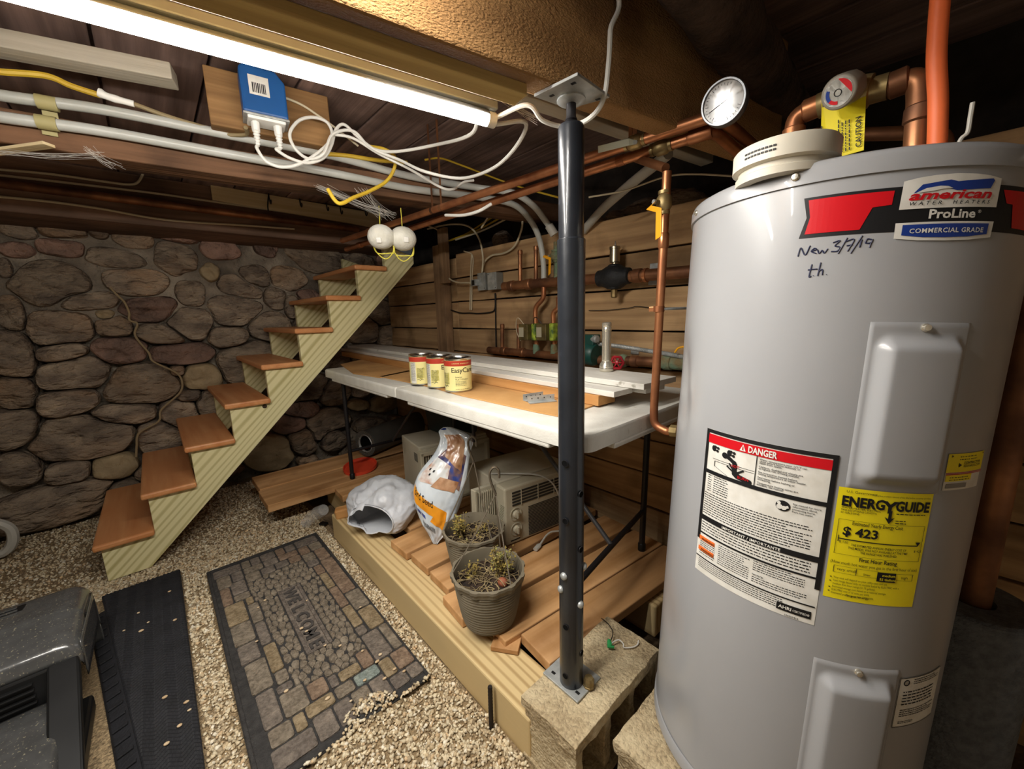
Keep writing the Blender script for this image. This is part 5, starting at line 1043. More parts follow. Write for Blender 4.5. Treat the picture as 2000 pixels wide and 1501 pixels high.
# ================================================================ things on the table
M_CREAML = mat('cream can label', 'ece29c', 'e6dc98', 6, .45); M_BAND = mat('brick red can band', 'b23a28', None, rough=.45); M_TIN = mat('tin', 'c9c6bd', None, rough=.25, metal=1); M_GREY = mat('grey print ink', '6b6a52', None, rough=.6)
M_LIDP = mat('pale paint on lid', 'd8cdb8', 'c6b9a2', 20, .5)
def paint_can(u, v, turn, label):
    c = PZ(u, v, TZ+.0055); c = c+Vector((FW.x, FW.y, 0)).normalized()*.053; R, h = .054, .134
    root = thing('paint_can', c, label, 'paint can', 'quart paint cans on the table')
    m = MB(); m.lathe([(R-.002, 0), (R+.001, .001), (R+.001, .004), (R, .005), (R, h-.006), (R+.0015, h-.004), (R+.0015, h), (R-.002, h+.001), (R-.004, h-.003), (R-.009, h-.003), (R-.010, h-.006)], c, (0, 0, 1), 48, cap=False); m.build('can_body', M_TIN, root, smooth=True)
    m = MB(); m.lathe([(R-.0095, h-.005), (.0001, h-.005)], c, (0, 0, 1), 32); m.build('lid', M_LIDP, root)
    a0 = math.atan2(-c.y, -c.x)+turn
    def C(x, z, l=0): a = a0+x/R; return c+Vector(((R+.0006+l)*math.cos(a), (R+.0006+l)*math.sin(a), z))
    W = 2*math.pi*R
    m = MB(); m.grid(lambda a, b: C((a-.5)*W*.94, .006+b*(h-.014)), 60, 2); lb = m.build('can_label', M_CREAML, root, smooth=True)
    m = MB(); m.grid(lambda a, b: C((a-.5)*W*.94, h-.030+b*.021, .0004), 60, 2); m.build('red_band', M_BAND, lb, smooth=True)
    m = MB(); m.grid(lambda a, b: C(-.112+a*.03, .008+b*(h-.04), .0004), 8, 2); m.build('white_panel', M_LABELW, lb, smooth=True)
    m = MB(); lettering(m, 'EasyCare', lambda x, y: C(-.034+x, .079+y, .0008), size=.027, bold=.004, space=.95); m.build('brand_lettering', mat('dark brown ink', '2e2a20', None, rough=.6) if 'dark brown ink' not in bpy.data.materials else bpy.data.materials['dark brown ink'], lb)
    m = MB(); lettering(m, 'LIFETIME WARRANTY', lambda x, y: C(-.03+x, h-.022+y, .0009), size=.0065, space=1.2); m.build('band_lettering', M_CREAML, lb)
    m = MB(); lettering(m, 'Interior', lambda x, y: C(-.018+x, .058+y, .0008), size=.0085); lettering(m, 'FLAT FINISH', lambda x, y: C(-.018+x, .048+y, .0008), size=.0092); m.build('finish_lettering', M_GREY, lb)
    m = MB(); rs = random.Random(int(u))
    for k, (x0, x1, z0, z1, st_) in enumerate(((-.018, .026, .022, .042, .0052), (-.075, -.05, .03, .075, .0042), (-.11, -.085, .02, .10, .0042), (-.018, .04, .009, .0115, .005))):
        z = z1
        while z > z0:
            x = x0
            while x < x1: w = rs.uniform(.002, .008); m.add([C(x, z, .0009), C(min(x+w, x1), z, .0009), C(min(x+w, x1), z+.0016, .0009), C(x, z+.0016, .0009)], [(0, 1, 2, 3)]); x += w+.0014
            z -= st_
    m.build('small_print', M_GREY, lb)
    m = MB(); m.grid(lambda a, b: C(-.078+a*.034, .03+b*.045+.004*math.sin(a*9), .0005), 14, 6); m.build('leaf_print', mat('olive print', 'b5ab5a', 'd2c878', 60, .5, ramp=(.45, .55)) if 'olive print' not in bpy.data.materials else bpy.data.materials['olive print'], lb)
    m = MB(); m.tube(cr([C(-.078, .024, .001), C(-.07, .028, .001), C(-.064, .022, .001), C(-.058, .027, .001), C(-.05, .024, .001)], 4), .0008, 5); m.build('scrawl', M_INK, lb)
paint_can(821, 752, 1.0, 'rear left paint can, turned to show its white panel')
paint_can(856, 758, .75, 'middle paint can of the three on the cardboard')
paint_can(893, 766, .12, 'front right paint can with the brand name facing out')
def flashlight():
    c = PZ(1184, 724, TB+.001); root = thing('flashlight', c, 'chrome metal flashlight standing on its head on the white boards', 'flashlight')
    m = MB(); m.lathe([(.024, 0), (.0265, .003), (.0265, .014), (.0255, .016), (.0265, .018), (.024, .028), (.0185, .036), (.0175, .038)], c, (0, 0, 1), 30); m.build('head', M_CHROME, root, smooth=True)
    prof = [(.0165, .037)]
    for i in range(20): z = .042+i*.0055; prof += [(.0172, z), (.0172, z+.0042), (.0162, z+.0044), (.0162, z+.0053)]
    prof.append((.0165, .153)); m = MB(); m.lathe(prof, c, (0, 0, 1), 30); m.build('ribbed_barrel', M_CHROME, root, smooth=True)
    m = MB(); m.lathe([(.0165, .152), (.018, .153), (.018, .165), (.0165, .167), (.0178, .169), (.0178, .181), (.014, .184), (.0001, .184)], c, (0, 0, 1), 30); m.build('tail_cap', M_CHROME, root, smooth=True)
flashlight()
def brackets():
    for k, (px, lab) in enumerate((([(1022, 782), (1022, 770), (1060, 765), (1061, 776)], 'zinc angle bracket lying behind on the cardboard'), ([(1031, 786), (1031, 775), (1082, 769), (1083, 781)], 'zinc angle bracket lying in front on the cardboard'))):
        b0, b1 = PZ(px[0][0], px[0][1], TZ+.006), PZ(px[3][0], px[3][1], TZ+.006); d = (b1-b0).normalized(); n = Vector((-d.y, d.x, 0)); L = (b1-b0).length; root = thing('angle_bracket', b0, lab, 'bracket', 'zinc angle brackets')
        m = MB(); m.prism([b0, b1, b1+Vector((0, 0, .022)), b0+Vector((0, 0, .022))], n*.002); f = m.build('upright_flange', M_STEEL, root)
        m = MB(); m.prism([b0-n*.022, b1-n*.022, b1, b0], (0, 0, .002)); m.build('flat_flange', M_STEEL, root)
        for j in range(4): p = b0+d*(L*(.15+.23*j))+Vector((0, 0, .013))-n*.0006; s = MB(); s.lathe([(.0022, 0), (.0001, 0)], p, -n, 10); s.build('hole', M_BLACK, f)
brackets()

# ================================================================ under the table
BT = BZ+.037
M_ACB = mat('beige plastic', 'b9b19a', 'aaa28b', 5, .55, c3='8f8770', s3=4, r3=(.6, .8)); M_ACC = mat('beige painted steel', 'c2bba8', 'b0a994', 4, .5, c3='857c68', s3=3, r3=(.6, .8)); M_ACD = mat('dark grille slot', '2b2822', None, rough=.8)
def ac_frame(o, dx): 
    dx = Vector((dx.x, dx.y, 0)).normalized(); dy = Vector((-dx.y, dx.x, 0)); return lambda x, y, z: o+dx*x+dy*y+Vector((0, 0, z)), Matrix((dx, dy, Vector((0, 0, 1)))).transposed()
def ac_front():
    o = PZ(989, 1069, BT); F, R = ac_frame(o, PZ(1092, 1026, BT)-o); root = thing('air_conditioner', o, 'beige window air conditioner with two dials facing out', 'air conditioner', 'window air conditioners under the table')
    w, h = .43, .275
    bxx = lambda n, x0, x1, y0, y1, z0, z1, mm, p=root, **k: MB().box(F((x0+x1)/2, (y0+y1)/2, (z0+z1)/2), (x1-x0, y1-y0, z1-z0), R).build(n, mm, p, **k)
    body = bxx('case', .012, w-.012, .075, .36, .004, h+.005, M_ACC, bevel=.006)
    bez = bxx('front_panel', 0, w, .0, .075, .004, h, M_ACB, bevel=.008)
    for i in range(5):
        z = h-.028-i*.0145; s = MB(); s.box(F(w/2+.008, -.0005, z), (w*.86, .004, .0078), R); s.build('outlet_slot', M_ACD, bez)
    for i in range(20):
        z = h-.118-i*.0073; s = MB(); s.box(F(w*.62+.0, -.0003, z), (w*.66, .003, .0032), R); s.build('grille_slot', M_ACD, bez)
    for k in range(4): s = MB(); s.box(F(w*(.2+.22*k), -.002, h-.057), (.004, .004, .075), R); s.build('louver_rib', M_ACB, bez)
    dy = R @ Vector((0, -1, 0))
    for z in (.145, .072):
        c = F(.055, -.001, z); m = MB(); m.lathe([(.031, 0), (.031, .003), (.027, .003), (.026, .001)], c, dy, 30, cap=False); kb = m.build('dial_ring', M_ACB, bez, smooth=True)
        m = MB(); m.lathe([(.018, 0), (.0165, .012), (.015, .013), (.0001, .013)], c, dy, 24); m.box(c+dy*.014+(R @ Vector((0, 0, 0))), (.007, .012, .03), R); m.build('dial_knob', M_ACB, kb, smooth=True)
    s = MB(); s.box(F(.05, -.0008, .022), (.05, .001, .005), R); s.build('name_strip', M_INK, bez)
    fr = bxx('side_frame', -.105, .012, .095, .115, .004, h-.01, M_ACC, bevel=.003)
    for i in range(9): s = MB(); s.box(F(-.09+i*.0105, .088, h*.48), (.005, .016, h*.86), R); s.build('accordion_fold', M_ACB, fr, bevel=.001)
    s = MB(); s.box(F(-.1, .09, h*.49), (.012, .03, h*.97), R); s.build('frame_edge', M_ACB, fr, bevel=.003)
    for i in range(12): s = MB(); s.box(F(-.0008, .02+.002*i % .04, .19-i*.008), (.001, .03, .0022), R); s.build('side_print', M_GREY, bez)
    cable('power_lead', [F(.03, .16, h+.012), F(.10, .1, h+.014), F(.19, .02, h+.012), F(.25, -.02, h-.03), F(.30, -.03, h-.13), F(.34, -.05, .09), F(.30, -.07, .02), F(.2, -.06, .03), F(.12, -.085, .01)], .0042, M_GREYC, '', parent=root, k=9)
    p = F(.10, -.09, .012); s = MB(); s.tube([F(.125, -.085, .014), F(.115, -.088, .012), F(.085, -.1, .010)], [.006, .012, .011], 10, flat=.7); s.build('lead_plug', M_GREYC, root, smooth=True)
    return F
ac_front()
def ac_back():
    o = PZ(829, 995, BT); F, R = ac_frame(o, PZ(1092, 1026, BT)-PZ(989, 1069, BT)); root = thing('air_conditioner', o, 'beige air conditioner at the left behind the seed bag, folded side panel showing', 'air conditioner', 'window air conditioners under the table')
    h = .335; bxx = lambda n, x0, x1, y0, y1, z0, z1, mm, p=root, **k: MB().box(F((x0+x1)/2, (y0+y1)/2, (z0+z1)/2), (x1-x0, y1-y0, z1-z0), R).build(n, mm, p, **k)
    ca = bxx('case', .01, .43, .05, .33, .003, h, M_ACC, bevel=.006)
    fr = bxx('frame_back', .02, .42, .03, .05, .003, h-.01, M_ACC)
    for (a, b, c, d) in ((0, .02, .003, h-.02), (.40, .42, .003, h-.02)): bxx('frame_post', a, b, 0, .05, c, d, M_ACB, bevel=.004)
    bxx('frame_rail', 0, .42, 0, .05, h-.042, h-.018, M_ACB, bevel=.004); bxx('frame_rail', 0, .42, 0, .05, .003, .022, M_ACB, bevel=.004)
    for i in range(13): s = MB(); s.box(F(.034+i*.0125, .02, h*.47), (.0055, .02, h*.82), R); s.build('accordion_fold', M_ACB, fr, bevel=.001)
    for i in range(6): s = MB(); s.box(F(.009, .10+.0, h-.05-i*.008), (.002, .05, .003), R); s.build('vent_slot', M_ACD, ca)
ac_back()
def tote():
    c = PX(875, 860, 1.22); z0 = BT+.337; root = thing('storage_tote', (1.25, c.y, z0), 'dark green plastic tote on top of the left air conditioner', 'tote'); dk = mat('dark green plastic', '1e2a2a', '161f20', 6, .5)
    c = Vector((1.262, c.y+.01, z0)); m = MB(); a, b = .10, .15
    v = [c+Vector((sx*a*.86, sy*b*.86, .001)) for sx, sy in ((-1, -1), (1, -1), (1, 1), (-1, 1))]+[c+Vector((sx*a, sy*b, .17)) for sx, sy in ((-1, -1), (1, -1), (1, 1), (-1, 1))]+[c+Vector((sx*(a-.008), sy*(b-.008), .17)) for sx, sy in ((-1, -1), (1, -1), (1, 1), (-1, 1))]+[c+Vector((sx*a*.8, sy*b*.8, .008)) for sx, sy in ((-1, -1), (1, -1), (1, 1), (-1, 1))]
    f = [(3, 2, 1, 0)]+[(j*4+i, j*4+(i+1) % 4, j*4+4+(i+1) % 4, j*4+4+i) for j in range(3) for i in range(4)]+[(12, 13, 14, 15)]
    m.add(v, f); m.build('tub', dk, root, bevel=.006); m = MB(); m.tube([c+Vector((sx*a*1.03, sy*b*1.03, .168)) for sx, sy in ((-1, -1), (1, -1), (1, 1), (-1, 1), (-1, -1))], .008, 8); m.build('rim', dk, root, smooth=True)
tote()
def hanging_plate():
    p = [PX(888, 850, 1.0), PX(926, 863, 1.0)]; d = (p[1]-p[0]).normalized(); root = thing('hanging_bracket', (1.0, p[0].y, TZ-.05), 'dark bracket with a lettered metal plate hanging under the table top', 'bracket')
    for q in p: m = MB(); m.box(Vector((q.x, q.y, (q.z+TZ-.045)/2)), (.012, .014, TZ-.045-q.z)); m.build('strap', M_BLACKM, root, bevel=.002)
    u = Vector((.5, .25, .55)).normalized(); m = MB(); m.prism([p[0]-d*.02, p[1]+d*.005, p[1]+d*.005+u*.035, p[0]-d*.005+u*.035], Vector((.002, 0, 0))); pl = m.build('plate', mat('dull silver plate', '8e8c86', None, rough=.4, metal=.7), root)
    m = MB(); lettering(m, 'Heart', lambda x, y: p[0]+d*(x)+u*(y+.006)-Vector((.0015, 0, 0)), size=.034, bold=.01, shear=.3); m.build('plate_lettering', M_INK, pl)
hanging_plate()
def roll():
    a = PZ(713, 866, .285); b = a+Vector((.93, .37, 0))*.6; d = (b-a).normalized(); root = thing('carpet_roll', a, 'grey rolled sheet with a shiny meshed end under the table', 'roll'); gr = mat('grey rolled sheet', '5c5b56', '4a4944', 5, .6)
    L = (b-a).length; m = MB(); R = .098; m.lathe([(R*.72, .0), (R, 0), (R, L), (R*.72, L), (R*.72, 0)], a, d, 40, cap=False); m.build('outer_wrap', gr, root, smooth=True)
    m = MB(); m.lathe([(R*.6, .01), (R*.66, -.002), (R*.72, .004)], a, d, 40, cap=False); m.build('inner_wrap', M_STEEL, root, smooth=True)
    m = MB(); m.lathe([(R*.6, .01), (R*.6, L*.7)], a, d, 30, cap=False); m.build('core', M_BLACK, root, smooth=True)
    rs = random.Random(3); u, w = frame(d); m = MB()
    for k in range(90):
        an = rs.uniform(0, 2*math.pi); r_ = R*rs.uniform(.62, .98); p = a+(u*math.cos(an)+w*math.sin(an))*r_-d*.002; q = p+Vector((rs.uniform(-1, 1), rs.uniform(-1, 1), rs.uniform(-1, 1)))*.008; m.tube([p, q], .0012, 4)
    T(m.build('mesh_ends', M_CHROME, root), kind='stuff')
roll()
def red_lid():
    c = PZ(704, 912, BT+.012); m = MB(); n = Vector((-.1, -.1, 1)); R = .11; m.lathe([(.0001, 0), (R*.93, 0), (R*.95, .004), (R*.96, .018), (R, .019), (R, -.002), (.0001, -.003)], c, n, 44, cap=False); T(m.build('bucket_lid', mat('red orange plastic', 'd9482c', None, rough=.5), smooth=True), 'red orange round bucket lid on the planks beside the table leg', 'lid')
red_lid()

# ================================================================ flower pots
M_POT = mat('taupe plastic pot', '7b7260', '6a6251', 7, .6); M_SOIL = mat('dark potting soil', '3a2a1e', '1e150e', 60, .95, bump=1, bscale=90); M_STEM = mat('dry stem', '9c8a64', '5f4f36', 20, .85); M_LEAF = mat('dry yellow leaf', '9a8640', '6b5a30', 30, .85); M_LEAFG = mat('olive leaf', 'a3a05a', '7d7a40', 30, .85)
def pot(c, label, seed, hook, clump):
    c = Vector(c); root = thing('flower_pot', c, label, 'plant pot', 'taupe flower pots with dried plants'); h = .185; r0, r1 = .086, .116
    prof = [(r0-.012, 0), (r0, .004)]
    n = 30
    for i in range(n): t = i/(n-1); r = r0+(r1-r0)*(t**.75); prof.append((r+(.0017 if i % 2 else -.0009), .008+t*(h-.03)))
    prof.insert(0, (.0001, 0)); m = MB(); m.lathe(prof, c, (0, 0, 1), 56, cap=False); m.build('pot_body', M_POT, root, smooth=True)
    def sc(a, i): return 1+.028*(1 if math.cos(a*12) > .1 else -.4)*(0 < i < 5)
    m = MB(); m.lathe([(r1-.002, h-.026), (r1+.003, h-.024), (r1+.004, h-.012), (r1+.007, h-.009), (r1+.007, h), (r1-.001, h+.001), (r1-.005, h-.02), (r1-.008, h-.05)], c, (0, 0, 1), 96, cap=False, wob=sc); m.build('rim', M_POT, root, smooth=True)
    m = MB(); m.grid(lambda a, b: c+Vector(((r1-.004)*b*math.cos(2*math.pi*a), (r1-.004)*b*math.sin(2*math.pi*a), h-.045+.012*noise.noise(Vector((b*5*math.cos(6.28*a), b*5*math.sin(6.28*a), seed)))+.008*(1-b))), 40, 14, True); m.build('soil', M_SOIL, root, smooth=True)
    rs = random.Random(seed); st = MB(); lf = MB(); lg = MB()
    for k in range(80):
        a = rs.uniform(0, 6.28); rr = rs.uniform(0, r1*.85); p = c+Vector((rr*math.cos(a), rr*math.sin(a), h-.04)); L = rs.uniform(.03, .11); b = rs.uniform(0, 6.28); q = [p]
        for j in range(4): b += rs.uniform(-.6, .6); q.append(q[-1]+Vector((math.cos(b), math.sin(b), rs.uniform(-.25, .5)))*L/4)
        for x in q[1:]:
            x.z = max(x.z, c.z+h-.036); hv = Vector((x.x-c.x, x.y-c.y)); 
            if x.z < c.z+h+.005 and hv.length > r1-.012: s_ = (r1-.012)/hv.length; x.x = c.x+hv.x*s_; x.y = c.y+hv.y*s_
        st.tube(cr(q, 3), rs.uniform(.0009, .002), 5)
    for (ox, oy, nn, hh, sp, g) in clump:
        for k in range(nn):
            p = c+Vector((ox+rs.gauss(0, .012), oy+rs.gauss(0, .012), h-.04)); q = [p]; b = rs.uniform(0, 6.28); lean = rs.uniform(.1, sp)
            for j in range(5): q.append(q[-1]+Vector((math.cos(b)*lean, math.sin(b)*lean, rs.uniform(.6, 1.1)))*hh/5)
            st.tube(cr(q, 2), .0013, 5)
            for j in range(22):
                t = rs.uniform(.3, 1); i = min(int(t*5), 4); x = q[i]+(q[i+1]-q[i])*(t*5-i)+Vector((rs.gauss(0, .009), rs.gauss(0, .009), rs.gauss(0, .006))); d1_ = Vector((rs.gauss(0, 1), rs.gauss(0, 1), rs.gauss(.3, 1))).normalized(); u, w = frame(d1_); s_ = rs.uniform(.005, .011)
                (lg if rs.random() < g else lf).add([x, x+d1_*s_*.5+u*s_*.45, x+d1_*s_*1.3, x+d1_*s_*.5-u*s_*.45+w*s_*.3], [(0, 1, 2), (0, 2, 3)])
    T(st.build('dry_stems', M_STEM, root), kind='stuff'); T(lf.build('dry_leaves', M_LEAF, root), kind='stuff'); T(lg.build('olive_leaves', M_LEAFG, root), kind='stuff')
    if hook:
        top = hook
        for k in range(3):
            a = k*2.09+.5; e = c+Vector(((r1+.004)*math.cos(a), (r1+.004)*math.sin(a), h-.004)); s = MB(); s.tube(cr([e, (e+top)/2+Vector((0, 0, -.01)), top], 6), .0022, 6); s.build('hanger_strand', mat('taupe hanger', '5d5344', None, rough=.6) if 'taupe hanger' not in bpy.data.materials else bpy.data.materials['taupe hanger'], root, smooth=True)
        hk = bpy.data.materials['taupe hanger']; d = (top-c).normalized(); r_ = RT*.02
        s = MB(); s.tube(cr([top, top+Vector((0, 0, .05))-r_*.8, top+Vector((0, 0, .085))-r_*.9, top+Vector((0, 0, .105))-r_*.1, top+Vector((0, 0, .092))+r_*.7, top+Vector((0, 0, .065))+r_*.75], 6), .0085, 8, flat=.55); s.build('hanger_hook', hk, root, smooth=True)
pc1 = Vector((.722, .942, BZ+.0375)); pc2 = Vector((.845, 1.185, BZ+.0375))
pot(pc1+Vector((0, 0, .001)), 'front taupe flower pot with a dried plant, near the steel post', 3, PD(968, 965, 1.42), [(.045, -.02, 15, .105, .4, .35), (-.04, .04, 4, .05, .9, .0)])
pot(pc2, 'rear taupe flower pot with a dried plant and hanger', 6, PD(925, 900, 1.62), [(-.05, .03, 13, .095, .45, .15), (.03, .0, 2, .05, .8, .1)])
rock('x', (0, 0, 0), (1, 1, 1), M_STONE_R, 1); bpy.data.objects.remove(bpy.data.objects['x'])
rb = rock('bulb', pc1+Vector((.02, -.05, .15)), (.016, .02, .015), mat('reddish bulb', '9a5a3a', '6e3a26', 30, .7), 4); T(rb, 'small reddish bulb on the soil of the front pot', 'bulb')

# ================================================================ bags
def seed_bag():
    rows_ = [(1094, 849, 857, .006), (1070, 836, 876, .05), (1045, 824, 890, .09), (1015, 814, 902, .115), (985, 811, 910, .12), (955, 822, 916, .105), (925, 846, 920, .08), (905, 858, 924, .05), (890, 862, 924, .03), (876, 859, 905, .014), (868, 868, 884, .006)]
    base = Vector((.795, 1.44, BZ+.038)); fh = Vector((FW.x, FW.y, 0)).normalized(); k0 = (base-EYE).dot(fh)
    L, Rr, th = [], [], []
    for i, (v, l, r, t) in enumerate(rows_):
        k = k0+.03+.012*i
        for lst, u in ((L, l), (Rr, r)): d = ray(u, v); lst.append(EYE+d*(k/d.dot(fh)))
        th.append(t)
    zmin = L[0].z; dz = base.z-zmin+.001
    n = len(rows_); LL = cr(L, 5); RR2 = cr(Rr, 5); TT = [x.x for x in cr([Vector((t, 0, 0)) for t in th], 5)]
    def surf(a, b, lift=0):                                   # a round the bag, b up
        i = min(b*(len(LL)-1), len(LL)-1.001); j = int(i); f = i-j; l = LL[j].lerp(LL[j+1], f); r = RR2[j].lerp(RR2[j+1], f); t = TT[j]+(TT[j+1]-TT[j])*f
        an = a*2*math.pi; c = (l+r)/2; x = math.cos(an); y = math.sin(an)
        y = math.copysign(abs(y)**.8, y); p = c-(r-l)/2*x+fh*(-y*t*.5)
        cre = .007*noise.noise(Vector((a*14, b*9, 1)))+.004*noise.noise(Vector((a*30, b*20, 2)))+.006*math.sin(a*40+b*25)*max(0, b-.55)
        return p-fh*(cre*(1 if y > 0 else -1)+lift*(1 if y > 0 else -1))+Vector((0, 0, dz))
    root = thing('seed_bag', base, 'torn printed pet seed bag in pale blue, orange and white, slumped on the boards', 'bag')
    m = MB(); m.grid(lambda a, b: surf(a, b), 96, 60, True); m.build('bag_film', mat('pale glossy film', 'd9e0e4', 'c2ccd4', 7, .22, c3='aeb8c2', s3=9, r3=(.55, .75), coat=.4), root, smooth=True)
    def pat(name, poly, mm, lift=.0015, n=26):
        # region of the front given as quad in (a, b): a in 0..0.5 is the front, left to right
        s = MB(); (a0, b0), (a1, b1), (a2, b2), (a3, b3) = poly
        def q(u, v): A = (a0*(1-u)+a1*u)*(1-v)+(a3*(1-u)+a2*u)*v; B_ = (b0*(1-u)+b1*u)*(1-v)+(b3*(1-u)+b2*u)*v; return surf(A, B_, lift)
        s.grid(q, n, n); return s.build(name, mm, root, smooth=True)
    pat('blue_print', [(.10, .58), (.40, .40), (.40, .62), (.2, .72)], mat('blue photo print', '3c4f96', '8a6a5a', 26, .3, ramp=(.42, .6), c3='2a3568', s3=20, coat=.3))
    pat('brown_print', [(.2, .62), (.38, .52), (.32, .86), (.14, .86)], mat('brown photo print', '9a6a48', 'c29a78', 24, .3, coat=.3), .002)
    pat('white_print', [(.06, .47), (.30, .44), (.28, .56), (.12, .62)], mat('white fur print', 'dcdedd', 'b98a70', 18, .3, ramp=(.5, .7), coat=.3), .0022)
    pat('brown_print', [(.2, .44), (.36, .4), (.38, .46), (.24, .5)], bpy.data.materials['brown photo print'], .0026)
    ob = pat('orange_band', [(.04, .34), (.34, .19), (.33, .27), (.05, .44)], mat('orange film', 'f0a22a', 'e08c1a', 10, .28, coat=.4), .002)
    pat('orange_band', [(.20, .215), (.36, .12), (.35, .185), (.24, .26)], bpy.data.materials['orange film'], .0024)
    s = MB(); lettering(s, 'Bird Seed', lambda x, y: surf(.075+x*.25, .385-x*.13+y*.42, .0032), size=.16, bold=.01); s.build('band_lettering', M_INK, root)
    for k in range(9): pat('barcode_bar', [(.12+k*.014, .17-k*.007), (.126+k*.014, .167-k*.007), (.126+k*.014, .215-k*.007), (.12+k*.014, .218-k*.007)], M_INK, .0025, 4)
    for k in range(3): pat('blue_lettering', [(.05+k*.04, .29-k*.02), (.082+k*.04, .27-k*.02), (.082+k*.04, .292-k*.02), (.05+k*.04, .312-k*.02)], bpy.data.materials['blue photo print'], .0025, 6)
    pat('blue_print', [(.06, .94), (.2, .94), (.2, .98), (.08, .985)], M_NAVY, .002, 8)
    for (a, b) in ((.13, .535), (.17, .525), (.152, .505)): pat('eye_print', [(a, b), (a+.014, b), (a+.014, b+.012), (a, b+.012)], M_INK, .004, 4)
seed_bag()
def white_bag():
    base = Vector((.735, 1.80, BZ+.04)); root = thing('plastic_bag', base, 'crumpled white plastic shopping bag lying open on the boards', 'bag')
    op = PZ(728, 1022, .19); c = Vector((.742, 1.815, .268)); ax = Vector((-.80, -.58, -.10)).normalized(); u, w = frame(ax)
    if w.z < 0: w = -w
    u = w.cross(ax)
    m = MB()
    def f(a, b):
        an = a*2*math.pi; ph = .72+b*(math.pi-.72); x = math.cos(an); y = math.sin(an)
        r = 1.0; hl = Vector((x*1.0, y, 0))
        rad = math.sin(ph); q = ax*(math.cos(ph)*(.165 if ph < 1.57 else .19))+u*(x*rad*.185)+w*(y*rad*.122)
        p = c+q
        dirn = q.normalized(); fold = .028*noise.noise(dirn*1.9+Vector((3, 0, 0)))-.010*abs(noise.noise(Vector((dirn.dot(u)*6, dirn.dot(w)*6, dirn.dot(ax)*1.6))))-.005*abs(noise.noise(Vector((dirn.dot(u)*13, dirn.dot(w)*13, dirn.dot(ax)*3))))+.004*math.sin(an*6+b*5)*(1-b)
        p = p+dirn*fold
        if p.z < BZ+.039: p.z = BZ+.039
        return p
    m.grid(f, 120, 60, True)
    m.build('bag_film', mat('white thin plastic', 'c9ccd0', 'bfc2c8', 5, .38, spec=.4, bump=.25, bscale=16, bdist=.02), root, smooth=True, solid=.0012)
    lp = MB(); lp.tube([f(k/60, 0)+ax*.004 for k in range(61)], .003, 6); lp.build('bag_lip', bpy.data.materials['white thin plastic'], root, smooth=True)
    hd = MB(); p = f(.35, .12); hd.grid(lambda a, b: f(.28+.14*a, .02)+ax*(b*.03)+w*(-b*.02+.008*math.sin(a*7)), 12, 5); hd.build('handle_flap', bpy.data.materials['white thin plastic'], root, smooth=True, solid=.001)
white_bag()

